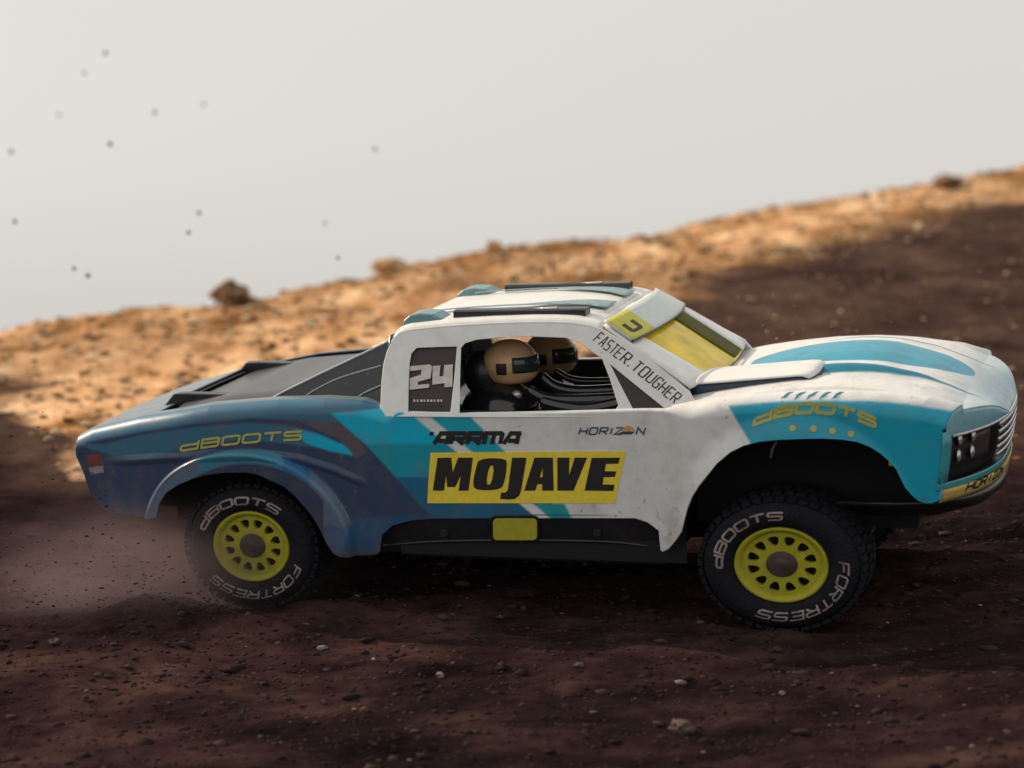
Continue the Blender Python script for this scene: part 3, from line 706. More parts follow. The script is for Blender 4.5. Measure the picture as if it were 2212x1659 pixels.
# grey teal stripes printed on the roof
M_RS = mat('grey_teal_print', (0.17, 0.30, 0.32), 0.4, coat=0.2, noise_amt=0.15)
def rstripe(xa_, xb_, ya, yb_):
    G = []
    for x in np.linspace(xa_, xb_, 26):
        u = (x - xa_) / (xb_ - xa_); G.append([(x, ya(u) + (yb_(u) - ya(u)) * k / 5, roof_pt(x, ya(u) + (yb_(u) - ya(u)) * k / 5) + 0.105) for k in range(6)])
    grid_mesh('roof_stripe', G, M_RS, truck, 0.012)
for sgn in (-1, 1):
    rstripe(xA + 0.7, xB - 0.25, lambda u: sgn * (1.38 - 0.05 * u), lambda u: sgn * (1.22 - 0.05 * u))
    rstripe(xB - 2.0, xB - 0.2, lambda u: sgn * (1.30), lambda u: sgn * (1.15 - 0.75 * u))
# rear roof fins
M_FIN = mat('grey_teal_fin', (0.13, 0.26, 0.29), 0.4, coat=0.3, noise_amt=0.12)
for sgn in (-1, 1):
    fa = [unp(869, 711, -2.2), unp(874, 690, -2.2), unp(890, 678, -2.1), unp(908, 674, -2.1), unp(940, 676, -2.1), unp(960, 687, -2.1), unp(985, 697, -2.1)]
    V = []; n = len(fa)
    for yo in (-2.28, -1.55):
        for p in fa:
            V.append((p[0] + 0.0, sgn * -yo * -1, p[2] if p[2] > roof_edge(max(p[0], xA)) else p[2]))
    F = [tuple(range(n)), tuple(range(2 * n - 1, n - 1, -1))] + [(i, (i + 1) % n, n + (i + 1) % n, n + i) for i in range(n)]
    me_ = meshobj('roof_fin', V, F, M_FIN, truck); bm = bmesh.new(); bm.from_mesh(me_.data); bmesh.ops.recalc_face_normals(bm, faces=bm.faces); bm.to_mesh(me_.data); bm.free()
    bevel(me_, 0.05, 3)
    # light bars
    a, b = unp(983, 687, -2.05), unp(1268, 680, -2.05)
    a[2] += 0.10; b[2] += 0.07; lb = empty('light_bar', truck)
    bar = []
    nseg = 14
    for i in range(nseg + 1):
        t = i / nseg; x = a[0] + (b[0] - a[0]) * t; z = a[2] + (b[2] - a[2]) * t
        bar.append([(x, sgn * y, z + dz) for y, dz in ((2.16, -0.10), (2.16, 0.05), (2.10, 0.08), (1.80, 0.08), (1.76, 0.04), (1.76, -0.10))])
    o_ = grid_mesh('housing', bar, M_BLACK, lb, 0.0, smooth=False, closed=True)
    bm = bmesh.new(); bm.from_mesh(o_.data); bmesh.ops.holes_fill(bm, edges=bm.edges); bmesh.ops.recalc_face_normals(bm, faces=bm.faces); bm.to_mesh(o_.data); bm.free()
    c, d = unp(1040, 671, -1.95), unp(1205, 663, -1.95)
    tube('top_strip', [(c[0], sgn * 1.95, c[2] - 0.02), (d[0], sgn * 1.95, d[2] - 0.03)], 0.045, M_BLACK, lb, 6)
    for t in (0.08, 0.62, 0.86):
        x = a[0] + (b[0] - a[0]) * t; z = a[2] + (b[2] - a[2]) * t
        box('bracket', x - 0.10, x + 0.10, sgn * 2.02 - 0.08, sgn * 2.02 + 0.08, z - 0.35, z - 0.05, M_WHITE, lb, 0.02)
# windscreen surround, header, glass and sun strip
wT = unp(1301, 703, -2.42); wB = unp(1492, 838, -3.0)
def wind(s_, t, off=0.0):                      # s: -1..1 across, t: 0 top .. 1 bottom
    w_ = 2.46 + (3.02 - 2.46) * t
    bow = 0.30 * (1 - s_ * s_)
    x = wT[0] + (wB[0] - wT[0]) * t + bow; z = wT[2] + (wB[2] - wT[2]) * t + 0.10 * (1 - s_ * s_) * (1 - t)
    n_ = np.array([0.72, 0, 0.70]); return np.array([x, s_ * w_, z]) + n_ * off
gs = lambda t: 0.81 - 0.24 * t
def wgrid(s0, s1, t0, t1, off, n=20, k=14):
    return [[wind(s0(t) + (s1(t) - s0(t)) * i / (n - 1), t, off) for t in np.linspace(t0, t1, k)] for i in range(n)]
grid_mesh('windscreen_pillar', wgrid(lambda t: -1.0, lambda t: -gs(t), 0, 1.0, 0.0, 5), M_WHITE, truck, 0.06)
grid_mesh('windscreen_pillar', wgrid(lambda t: gs(t), lambda t: 1.0, 0, 1.0, 0.0, 5), M_WHITE, truck, 0.06)
grid_mesh('windscreen', wgrid(lambda t: -gs(t), lambda t: gs(t), 0.0, 1.0, -0.03, 30, 20), M_GLASS, truck, 0.03)
M_REFL = mat('olive_painted_reflection', (0.09, 0.085, 0.012), 0.6, spec=0.1, noise_amt=0.3, noise_scale=2)
grid_mesh('windscreen_painted_reflection', wgrid(lambda t: 0.22 - 0.04 * t, lambda t: gs(t) - 0.01, 0.30, 0.98, 0.006, 14, 10), M_REFL, truck, 0.006)  # dark sheet painting reflection and dim interior onto the far half of the glass
M_STRIP = mat('pale_sun_strip', (0.56, 0.62, 0.60), 0.4, coat=0.3, noise_amt=0.08)
st = grid_mesh('sun_strip', wgrid(lambda t: -0.98, lambda t: 0.98, -0.02, 0.30, 0.10, 30, 8), M_STRIP, truck, 0.05)
grid_mesh('strip_end', wgrid(lambda t: -0.975, lambda t: -0.52, -0.015, 0.295, 0.13, 10, 8), M_YG, st, 0.012)
V, F = tube_geo([wind(s_, 0.305, 0.09) for s_ in np.linspace(-0.98, 0.98, 24)], 0.035, 6); meshobj('strip_edge', V, F, M_BLACK, st, True)
Q, _ = stroke_polys('U', 0.13, 0.16, 0.1, 0.05)
text_on('strip_mark', Q, lambda u, v, o: wind(-0.86 + u * 1.3, 0.22 - v * 0.7, 0.14 + o), 0.004, M_BTX, st)
Q, _ = stroke_polys('HO', 0.10, 0.16, 0.05, 0.02)
# header joining the roof to the windscreen
hd = []
for s_ in np.linspace(-1, 1, 30):
    a = wind(s_, 0.0); y = a[1]; x1 = xB - 0.02; b_ = np.array([x1, y * 0.985, roof_pt(x1, max(-2.4, min(2.4, y * 0.97)))])
    hd.append([a * (1 - t) + b_ * t for t in np.linspace(0, 1, 5)])
grid_mesh('roof_header', hd, M_WHITE, truck, 0.05)

# cowl slab at the base of the windscreen
def cowl(px, py, off=0): p = unp(px, py, -2.65); return p
zc1, zc2 = unp(1500, 826, -2.65), unp(1763, 804, -2.6)
M_DTEAL = mat('dark_blue_trim', (0.022, 0.045, 0.075), 0.45, noise_amt=0.15)
for sgn in (-1,):
    cw = []
    for i in range(25):
        q = i / 24; y = -2.68 + 1.85 * q; e = 1 - abs(2 * q - 1) ** 5; row = []
        for t in np.linspace(0, 1, 18):
            x = zc1[0] - 0.05 + (zc2[0] - zc1[0] + 0.08) * t * (0.94 + 0.06 * e)
            z = zc1[2] + (zc2[2] - zc1[2]) * t + 0.05 * math.sin(math.pi * q) - 0.07 * max(0, (t - 0.9) / 0.1) ** 2 - 0.04 * (1 - e)
            row.append((x, sgn * -y, z) if sgn > 0 else (x, y, z))
        cw.append(row)
    c_ = grid_mesh('cowl_scoop', cw, M_WHITE, truck, 0.03)
    edge = [cw[0][k] for k in range(17)] + [cw[i][17] for i in range(0, 25)] + [cw[24][k] for k in range(16, -1, -1)]
    ctr = np.array([zc1[0], sgn * 1.75, 0])
    edge = [(p[0] + 0.02 * (p[0] - ctr[0] > 1.2), p[1] + (0.02 if p[1] < ctr[1] else -0.02) * -1 * -1, p[2]) for p in edge]
    grid_mesh('scoop_wall', [[(p[0] - 0.03, p[1] + (0.03 if p[1] < ctr[1] else -0.03), p[2] - 0.02), (p[0] - 0.03, p[1] + (0.03 if p[1] < ctr[1] else -0.03), p[2] - 0.30)] for p in edge], M_DTEAL, c_, 0.03)

# ------------------------------------------------------------------ bed: cover, sail panels, rear lip
def sailpt(px, py, off=0):
    t = np.clip((py - 868) / (738 - 868), 0, 1); return unp(px, py, -(3.05 + (2.62 - 3.05) * t) - off)
sail = [(560, 868), (620, 842), (700, 803), (780, 765), (838, 736), (838, 760), (828, 792), (824, 884), (700, 872)]
for mir in (False, True):
    f_ = fm(sailpt) if mir else sailpt
    sp_ = prism('sail_panel', sail, [], f_, -0.05, 0.0, M_GLOSS, truck, 0.015)
    def seam(pts, r_=0.022):
        L = [f_(p[0], p[1], 0.012) for p in smoothpath(pts, 16)]
        V, F = tube_geo(L, r_, 6); meshobj('seam', V, F, M_SEAM, sp_, True)
    if not mir: M_SEAM = mat('pale_seam', (0.35, 0.42, 0.44), 0.35, coat=0.3, noise_amt=0.15)
    seam([(585, 862), (620, 843), (700, 804), (780, 766), (838, 738)], 0.03)
    seam([(655, 866), (668, 850), (720, 822), (770, 805), (824, 790)])
    seam([(755, 872), (785, 850), (824, 832)])
xb0 = toXZ([(350, 900)])[0, 0]; xb1 = toXZ([(824, 880)])[0, 0]
bedc = []
for x in np.linspace(xb0, xb1, 40):
    row = []
    t = (x - xb0) / (xb1 - xb0)
    for y in np.linspace(-3.2, 3.2, 41):
        z = float(zs(x)) - 0.06 + 0.30 * ss(0.35, 1.0, t) * (1 - ss(1.6, 2.6, abs(y))) + 0.10 * (1 - ss(2.4, 3.1, abs(y)))
        row.append((x, y, z))
    bedc.append(row)
grid_mesh('bed_cover', bedc, M_BLACK, truck, 0.03)
def lip(px, py, y): return unp(px, py, y)
lp = [(345, 888), (352, 876), (374, 848), (400, 847), (540, 851), (590, 858), (602, 868), (500, 880)]
base = [unp(p[0], p[1], -2.2) for p in lp]
for sgn in (-1, 1):
    V = []
    ks = len(base)
    for yo, dx in ((2.2, 0.0), (1.9, 0.05)):
        V += [(p[0] + dx, sgn * yo, p[2] - 0.03) for p in base]
    F = [tuple(range(ks)), tuple(range(2 * ks - 1, ks - 1, -1))] + [(i, (i + 1) % ks, ks + (i + 1) % ks, ks + i) for i in range(ks)]
    o_ = meshobj('bed_rail', V, F, M_BLACK, truck); bm = bmesh.new(); bm.from_mesh(o_.data); bmesh.ops.recalc_face_normals(bm, faces=bm.faces); bm.to_mesh(o_.data); bm.free(); bevel(o_, 0.03, 2)
# rear spoiler board between the rails
sb = [[(base[1][0] + 0.02 + (base[2][0] - base[1][0]) * t, y, base[1][2] - 0.02 + (base[2][2] - base[1][2]) * t * 0.5) for t in np.linspace(0, 1, 4)] for y in np.linspace(-2.15, 2.15, 20)]
grid_mesh('tail_board', sb, M_BLACK, truck, 0.05)
# back wall of the cab
p0 = cab(824, 880); p1 = cab(843, 735)
grid_mesh('cab_back', [[(p0[0] + (p1[0] - p0[0]) * t, s_ * (abs(p0[1]) + (abs(p1[1]) - abs(p0[1])) * t - 0.03), p0[2] + (p1[2] + 0.1 - p0[2]) * t) for t in np.linspace(0, 1, 6)] for s_ in np.linspace(-1, 1, 12)], M_GLOSS, truck, 0.04)

# ------------------------------------------------------------------ cockpit
zt = ZB0
xcb, xcf = toXZ([(860, 890)])[0, 0], toXZ([(1500, 890)])[0, 0]
ck = []
for x in np.linspace(xcb, xcf, 40):
    t = (x - xcb) / (xcf - xcb); row = []
    for y in np.linspace(-3.2, 3.2, 45):
        z = zt - 0.45 + 0.12 * math.exp(-((abs(y) - 1.3) / 0.5) ** 2)
        z += 0.4 * math.exp(-((t - 0.04) / 0.05) ** 2) * (1 - ss(2.2, 2.9, abs(y)))
        row.append((x, y, z))
    ck.append(row)
grid_mesh('cockpit_floor', ck, M_GLOSS, truck, 0.03)
for sgn in (-1, 1):
    V, F = box_geo(toXZ([(850, 1000)])[0, 0], toXZ([(1470, 1000)])[0, 0], sgn * 3.22, sgn * 3.18, 1.3, ZB0 - 0.01); meshobj('door_liner', V, F, M_WELL, truck)
for y_, rr_, pts in ((-2.6, 0.16, [(1170, 868), (1215, 880), (1270, 886), (1345, 872)]), (-2.3, 0.15, [(1140, 842), (1180, 862), (1240, 866), (1345, 862)]), (-1.6, 0.14, [(1170, 812), (1200, 836), (1250, 846), (1345, 842)]), (-0.6, 0.09, [(1200, 800), (1230, 818), (1270, 824), (1345, 822)])):
    tube('cockpit_roll', [unp(p[0], p[1], y_) for p in smoothpath(pts, 20)], [rr_ * (0.75 + 0.25 * min(1, i / 8)) for i in range(len(smoothpath(pts, 20)))], M_INT, truck, 12)
def ellip(name, c, r, m, parent, f=None, nu=28, nv=18):
    V, F = [], []
    for a in range(nv + 1):
        for b in range(nu):
            ph, th = math.pi * a / nv, 2 * math.pi * b / nu
            d = np.array([math.sin(ph) * math.cos(th), math.sin(ph) * math.sin(th), math.cos(ph)])
            if f: d = f(d)
            V.append(np.array(c) + d * np.array(r))
    for a in range(nv):
        for b in range(nu):
            F.append((a * nu + b, (a + 1) * nu + b, (a + 1) * nu + (b + 1) % nu, a * nu + (b + 1) % nu))
    return meshobj(name, V, F, m, parent, True)
def helm_shape(d):
    x, y, z = d
    ch = float(ss(-0.15, -0.75, z)) if False else max(0, min(1, (-z - 0.1) / 0.5))
    x2 = x * (1 + 0.22 * ch * (x > 0)) - 0.06 * ch
    y2 = y * (1 - 0.12 * ch - 0.14 * max(0, x) * ch)
    z2 = max(z, -0.86)
    return np.array([x2, y2, z2])
def figure(pxc, pyc, y, sc_, name):
    f0 = empty(name, truck); c = unp(pxc, pyc, y)
    hr = (0.60 * sc_, 0.50 * sc_, 0.50 * sc_)
    ellip('helmet', c, hr, M_HELM, f0, helm_shape)
    # visor opening wrapped on the front of the helmet
    def wrap(a0, a1, z0, z1, off, nm, m_, n=14, k=6):
        G = []
        for i in range(n):
            a = rad(a0 + (a1 - a0) * i / (n - 1)); row = []
            for j in range(k):
                z = z0 + (z1 - z0) * j / (k - 1); rr = math.sqrt(max(0.01, 1 - z * z)); d = helm_shape(np.array([rr * math.cos(a), rr * math.sin(a), z]))
                row.append(np.array(c) + d * np.array(hr) * (1 + off))
            G.append(row)
        grid_mesh(nm, G, m_, f0, 0.02)
    wrap(-72, 72, -0.30, 0.34, 0.03, 'visor', M_VISOR)
    wrap(-105, -84, -0.36, 0.12, 0.02, 'visor_pivot', M_HUB, 6)
    wrap(84, 105, -0.36, 0.12, 0.02, 'visor_pivot', M_HUB, 6)
    # shoulders and seat back
    ellip('torso', c + np.array([-0.25, 0, -1.0 * sc_]), (0.85 * sc_, 0.85 * sc_, 0.62 * sc_), M_INT, f0)
    ellip('head_rest', c + np.array([-0.62 * sc_, 0, -0.25]), (0.40 * sc_, 0.42 * sc_, 0.50 * sc_), M_BLACK, f0)
    ellip('chin_strap_clip', c + np.array([0.25, -0.42 * sc_, -0.62 * sc_]), (0.14, 0.08, 0.11), M_SILV, f0, None, 10, 6)
figure(1102, 783, -1.35, 1.06, 'driver_figure')
figure(1188, 764, 1.35, 1.06, 'driver_figure')

# ------------------------------------------------------------------ wheels
def wheel(px, py, stretch, face, turn, a_boots, a_fort, seed):
    c = unp(px, py, -3.5); Rt = 1.44; ps = stretch
    wroot = empty('wheel', truck); wroot.location = (c[0], face, c[2])
    prof = [(0.16, 0.80), (0.02, 0.82), (-0.06, 0.90), (-0.11, 1.02), (-0.11, 1.16), (-0.04, 1.29), (0.10, 1.385), (0.26, 1.41), (0.80, 1.425), (1.30, 1.41), (1.48, 1.385), (1.62, 1.25), (1.62, 0.95), (1.5, 0.80)]
    n = 72; G = []
    for i in range(n):
        a = 2 * math.pi * i / n; G.append([(r * math.cos(a) * ps, y, r * math.sin(a)) for y, r in prof])
    G.append(G[0])
    ty = grid_mesh('tyre', G, M_RUB, wroot)
    ty.parent = wroot
    # tread lugs: one mesh
    V, F = [], []
    for i in range(44):
        a0 = 2 * math.pi * i / 44
        for j, (y0, y1) in enumerate(((0.0, 0.34), (0.40, 0.78), (0.84, 1.20), (1.26, 1.56))):
            da = 0.052; ac = a0 + (0.07 if j % 2 else 0)
            b = len(V)
            for r in (1.36, 1.475 if j in (1, 2) else 1.44):
                for aa, yy in ((ac - da, y0), (ac + da, y0), (ac + da * 0.8, y1), (ac - da * 0.8, y1)):
                    V.append((r * math.cos(aa) * ps, yy, r * math.sin(aa)))
            F += [(b + 4, b + 5, b + 6, b + 7), (b, b + 1, b + 5, b + 4), (b + 1, b + 2, b + 6, b + 5), (b + 2, b + 3, b + 7, b + 6), (b + 3, b, b + 4, b + 7)]
    lg = meshobj('tread_lugs', V, F, M_RUB, wroot); tag(lg, kind='stuff')
    # rim: dished plate with twelve rounded triangular holes
    no, N = 12, 144; holes = []
    for k in range(no):
        a = 2 * math.pi * (k + 0.5) / no
        tri_ = [(0.42, 0.0), (0.60, -0.125), (0.60, 0.125)]
        tri_ = smoothloop([(0.40, -0.035), (0.40, 0.035), (0.515, 0.095), (0.60, 0.085), (0.60, -0.085), (0.515, -0.095)][::-1], 1)
        holes.append([((p[0]) * math.cos(a) - p[1] * math.sin(a), (p[0]) * math.sin(a) + p[1] * math.cos(a)) for p in tri_])
    outr = [(0.70 * math.cos(2 * math.pi * i / 60), 0.70 * math.sin(2 * math.pi * i / 60)) for i in range(60)]
    cenr = [(0.27 * math.cos(2 * math.pi * i / 40), 0.27 * math.sin(2 * math.pi * i / 40)) for i in range(40)]
    def rp_(u, v, o): return (u * ps, 0.10 - o, v)
    rim = prism('rim', outr, holes + [cenr], rp_, -0.12, 0.0, M_RIM, wroot, 0.014)
    G = []
    for i in range(61):
        a = 2 * math.pi * i / 60
        G.append([(r * math.cos(a) * ps, y, r * math.sin(a)) for y, r in ((0.13, 0.665), (0.085, 0.69), (0.03, 0.72), (-0.02, 0.775), (0.0, 0.81), (0.2, 0.80), (0.7, 0.78))])
    grid_mesh('rim_flange', G, M_RIM, rim)
    G = []
    for i in range(41):
        a = 2 * math.pi * i / 40
        G.append([(r * math.cos(a) * ps, y, r * math.sin(a)) for y, r in ((0.12, 0.275), (0.07, 0.27), (0.05, 0.24), (0.06, 0.17), (0.03, 0.12), (0.02, 0.0))])
    grid_mesh('hub', G, M_HUB, wroot)
    V, F = tube_geo([(0, 0.3, 0), (0, 0.34, 0)], 0.74, 40); V = [(v[0] * ps, v[1], v[2]) for v in V]; meshobj('brake_backing', V, F, M_WELL, wroot)
    # raised lettering on the sidewall, reading clockwise
    def arc(a_start, txt, ang, h, wd, slant=0.0, r0=1.0):
        Q, wt = stroke_polys(txt, 0.20, h, 0.055, wd, slant=slant, sub=0.06)
        k = ang / wt
        def f(u, v, o):
            a = a_start - rad(u * k); r = r0 + v
            y = np.interp(r, [0.82, 0.90, 1.02, 1.16, 1.29, 1.385], [0.02, -0.06, -0.11, -0.11, -0.04, 0.10])
            return (r * math.cos(a) * ps, y - 0.008 - o, r * math.sin(a))
        return text_on('tyre_lettering', Q, f, 0.004, M_TTX, ty, 0.002)
    arc(rad(a_boots[0]), 'dBOOTS', a_boots[1], 0.155, 0.040, 0.15)
    arc(rad(a_fort[0]), 'FORTRESS', a_fort[1], 0.165, 0.034, 0.3)
    if turn: wroot.rotation_euler = (0, 0, rad(turn))
    return wroot
wr = wheel(548, 1177, 1.13, -3.66, 0, (158, 106), (-20, 118), 1)
wf = wheel(1690, 1217, 1.23, -3.66, 0, (184, 96), (8, 118), 2)
def copy_tree(o, parent):
    c = o.copy(); COL.objects.link(c); c.parent = parent
    for ch in list(o.children): copy_tree(ch, c)
    return c
for w_ in (wr, wf):
    c = copy_tree(w_, truck); c.location.y = -w_.location.y; c.rotation_euler = (0, 0, 0); c.scale = (1, -1, 1)
# suspension seen in the front well
tube('shock_rod', [unp(1678, 952, -2.6), unp(1668, 970, -2.65), unp(1664, 990, -2.7)], 0.035, M_STEEL, truck, 8)
for px_, py_, m_ in ((1925, 997, M_YG),):
    c = unp(px_, py_, -3.4); box('reflector', c[0] - 0.05, c[0] + 0.05, c[1] - 0.03, c[1] + 0.03, c[2] - 0.09, c[2] + 0.09, m_, truck, 0.02)
for w_ in (wr, wf):
    x = w_.location.x; z = w_.location.z
    tube('axle', [(x, -3.3, z), (x, 3.3, z)], 0.22, M_WELL, truck, 12)
    for sgn in (-1, 1):
        tube('suspension_arm', [(x - 0.7, sgn * 1.2, z - 0.1), (x, sgn * 2.4, z - 0.15)], 0.1, M_BLACK, truck, 8)

# ------------------------------------------------------------------ terrain (world space, in metres = unit * S)
n_ = R[:, 2]
def plane_z(X, Y): return -(n_[0] * X + n_[1] * Y) / n_[2]
def ground_hit(px, py):
    d = ray(px, py); t = -(n_ @ CAM) / (n_ @ d); return CAM + d * t
ridge_px = [(-400, 760), (-150, 730), (0, 710), (110, 682), (300, 658), (470, 647), (525, 645), (700, 617), (790, 597), (840, 577), (950, 560), (1106, 532), (1331, 516), (1406, 506), (1531, 474), (1656, 454), (1771, 440), (1906, 418), (2086, 392), (2212, 364), (2450, 320)]
RG = np.array([ground_hit(*p) for p in ridge_px])
dry_px = [(-300, 880), (0, 905), (60, 925), (120, 975), (170, 1030), (260, 1010), (700, 930), (1100, 860), (1400, 700), (1480, 625), (1560, 585), (1650, 562), (1780, 552), (1900, 528), (2020, 492), (2120, 455), (2212, 430), (2500, 380)]
DR = np.array([ground_hit(*p) for p in dry_px])
wheelW = [R @ np.array([w_.location.x, w_.location.y, 0]) for w_ in (wr, wf)]
def ground_z(X, Y):
    z = plane_z(X, Y)
    yr = np.interp(X, RG[:, 0], RG[:, 1]); d = Y - yr
    over = np.clip(d, 0, None)
    z = z - 0.30 * over - 0.004 * np.clip(over, 0, 60) ** 2 * (over > 0)
    far = ss(8, 30, np.hypot(X, Y))
    z = z + far * (fbm2(X, Y, 22, 4, 3) * 1.6) * (1 - ss(-6, 3, d) * 0.6)
    z = z + fbm2(X, Y, 5.0, 3, 5) * 0.35 + fbm2(X * 0.6, Y, 1.6, 3, 6) * 0.30 * (0.5 + 0.5 * far)
    z = z + fbm2(X * 0.7, Y, 0.5, 3, 8) * 0.17 + np.clip(fbm2(X * 0.55, Y, 0.9, 3, 12) - 0.03, 0, 1) * 0.35
    # keep the top of the slope below the wheels' contact
    flat = np.exp(-(((X) / 11) ** 4)) * np.exp(-((Y / 6) ** 4)); z = z * 1.0 - flat * (fbm2(X, Y, 5.0, 3, 5) * 0.25)
    # ruts pressed by the wheels and soil heaped behind them
    for w0, dz in ((wheelW[0], 0.02), (wheelW[1], -0.02)):
        r2 = ((X - w0[0]) / 1.0) ** 2 + ((Y - w0[1] - 0.9) / 1.1) ** 2
        z = z - 0.10 * np.exp(-r2)
    # wheel tracks running back from both wheels, with raised edges
    fw = R[:, 0]; al = (X - wheelW[0][0]) * fw[0] + (Y - wheelW[0][1]) * fw[1]; ac = -(X - wheelW[0][0]) * fw[1] + (Y - wheelW[0][1]) * fw[0]
    on = 1 - ss(11.0, 13.0, al)
    z = z - 0.07 * on * np.exp(-((ac - 0.85) / 0.7) ** 4) * (0.75 + 0.25 * np.sin(al * 14)) + on * 0.10 * np.exp(-((ac + 0.12) / 0.16) ** 2) * (0.7 + 1.2 * fbm2(X, Y, 0.6, 3, 71))
    w1 = wheelW[1]; z = z + 0.16 * np.exp(-(((X - w1[0] - 0.1) / 1.3) ** 2 + ((Y - w1[1] + 0.32) / 0.25) ** 2)) * (1 + fbm2(X, Y, 0.4, 3, 72))
    w0 = wheelW[0]
    z = z + 0.42 * np.exp(-(((X - w0[0] + 2.4) / 1.0) ** 2 + ((Y - w0[1] + 0.1) / 0.8) ** 2))
    z = z + 0.20 * np.exp(-(((X - w0[0] - 0.2) / 1.6) ** 2 + ((Y - w0[1] + 0.9) / 0.55) ** 2))
    z = z + 0.22 * np.exp(-(((X - w0[0] - 2.4) / 1.0) ** 2 + ((Y - w0[1] + 0.3) / 0.6) ** 2))
    return z
def terrain():
    def axis(lo, hi, a, b, fine, growth):
        c = list(np.arange(a, b, fine)); s_ = fine; x = c[-1]
        while x < hi: s_ *= growth; x += s_; c.append(x)
        s_ = fine; x = c[0]; pre = []
        while x > lo: s_ *= growth; x -= s_; pre.append(x)
        return np.array(pre[::-1] + c)
    gx = axis(-900, 900, -14, 14, 0.06, 1.03); gy = axis(-300, 2500, -18, 3, 0.07, 1.022)
    X, Y = np.meshgrid(gx, gy, indexing='ij'); Z = ground_z(X, Y)
    n, k = X.shape
    V = np.stack([X, Y, Z], -1).reshape(-1, 3) * S
    i, j = np.meshgrid(np.arange(n - 1), np.arange(k - 1), indexing='ij'); a = (i * k + j).ravel()
    F = np.stack([a, a + k, a + k + 1, a + 1], -1)
    me = bpy.data.meshes.new('ground'); me.vertices.add(len(V)); me.vertices.foreach_set('co', V.ravel().astype(np.float32))
    me.loops.add(F.size); me.loops.foreach_set('vertex_index', F.ravel().astype(np.int32))
    me.polygons.add(len(F)); me.polygons.foreach_set('loop_start', (np.arange(len(F)) * 4).astype(np.int32)); me.polygons.foreach_set('loop_total', np.full(len(F), 4, np.int32))
    me.update(calc_edges=True)
    yb_ = np.interp(X, DR[:, 0], DR[:, 1]); d = (Y - yb_)
    wob = fbm2(X, Y, 9, 4, 21) * 14
    wd = 1 + 3.2 * ss(15, 45, Y); dry = ss(-2.8, 3.5, (d + wob * ss(10, 40, Y) + fbm2(X, Y, 3.0, 5, 61) * 9) / wd)
    dry = np.clip(dry - 0.75 * ss(0.03, 0.13, fbm2(X, Y * 0.7, 16, 4, 33)) * ss(30, 60, X) , 0, 1)
    at = me.attributes.new('mid', 'FLOAT', 'POINT'); at.data.foreach_set('value', np.maximum(0.9 * ss(6, 34, Y + 0.25 * X), 0.9 * ss(-7, 0, d + fbm2(X, Y, 2.5, 4, 62) * 6) * ss(0, 6, Y + 2)).ravel().astype(np.float32))
    at = me.attributes.new('dry', 'FLOAT', 'POINT'); at.data.foreach_set('value', dry.ravel().astype(np.float32))
    m = bpy.data.materials.new('soil'); m.use_nodes = True; t = m.node_tree; b = t.nodes['Principled BSDF']; b.inputs['Roughness'].default_value = 1.0; b.inputs['Specular IOR Level'].default_value = 0.0
    tc = t.nodes.new('ShaderNodeTexCoord'); L = t.links.new
    def nz(scale, det=6, ro=0.6, stretch=(1, 1, 1)):
        mp = t.nodes.new('ShaderNodeMapping'); mp.inputs['Scale'].default_value = stretch; L(tc.outputs['Object'], mp.inputs[0])
        q = t.nodes.new('ShaderNodeTexNoise'); q.inputs['Scale'].default_value = scale; q.inputs['Detail'].default_value = det; q.inputs['Roughness'].default_value = ro; L(mp.outputs[0], q.inputs['Vector']); return q.outputs['Fac']
    def ramp(src, stops):
        q = t.nodes.new('ShaderNodeValToRGB'); L(src, q.inputs[0]); e = q.color_ramp.elements
        e[0].position, e[0].color = stops[0][0], (*stops[0][1], 1); e[1].position, e[1].color = stops[-1][0], (*stops[-1][1], 1)
        for p_, c_ in stops[1:-1]: x = e.new(p_); x.color = (*c_, 1)
        return q.outputs[0]
    def mix(f, a_, b__, mode='MIX'):
        q = t.nodes.new('ShaderNodeMix'); q.data_type = 'RGBA'; q.blend_type = mode
        if isinstance(f, float): q.inputs[0].default_value = f
        else: L(f, q.inputs[0])
        L(a_, q.inputs[6]); L(b__, q.inputs[7]); return q.outputs[2]
    damp = ramp(nz(16, 8, 0.7, (0.6, 1, 1)), [(0.30, (0.007, 0.0048, 0.0066)), (0.5, (0.025, 0.0162, 0.0182)), (0.66, (0.050, 0.032, 0.030)), (0.80, (0.105, 0.066, 0.052))])
    damp2 = ramp(nz(4, 5, 0.6, (0.5, 1, 1)), [(0.35, (0.5, 0.5, 0.55)), (0.62, (1.25, 1.15, 1.1))])
    damp3 = ramp(nz(1.4, 3, 0.5, (0.4, 1, 1)), [(0.38, (0.62, 0.62, 0.70)), (0.60, (1.35, 1.22, 1.15))])
    damp = mix(1.0, mix(1.0, damp, damp2, 'MULTIPLY'), damp3, 'MULTIPLY')
    brown = ramp(nz(9, 7, 0.72, (0.7, 0.6, 1)), [(0.33, (0.026, 0.016, 0.015)), (0.50, (0.065, 0.040, 0.034)), (0.64, (0.110, 0.068, 0.052)), (0.76, (0.30, 0.19, 0.12))])
    am = t.nodes.new('ShaderNodeAttribute'); am.attribute_name = 'mid'
    damp = mix(am.outputs['Fac'], damp, brown)
    dryc = ramp(nz(7.5, 7, 0.72, (1, 0.5, 1)), [(0.30, (0.12, 0.058, 0.022)), (0.42, (0.42, 0.22, 0.095)), (0.55, (0.74, 0.46, 0.26)), (0.68, (0.95, 0.72, 0.47))])
    dry2 = ramp(nz(1.1, 4, 0.6), [(0.40, (0.50, 0.46, 0.42)), (0.55, (1, 1, 1))])
    dryc = mix(1.0, dryc, dry2, 'MULTIPLY')
    a_ = t.nodes.new('ShaderNodeAttribute'); a_.attribute_name = 'dry'
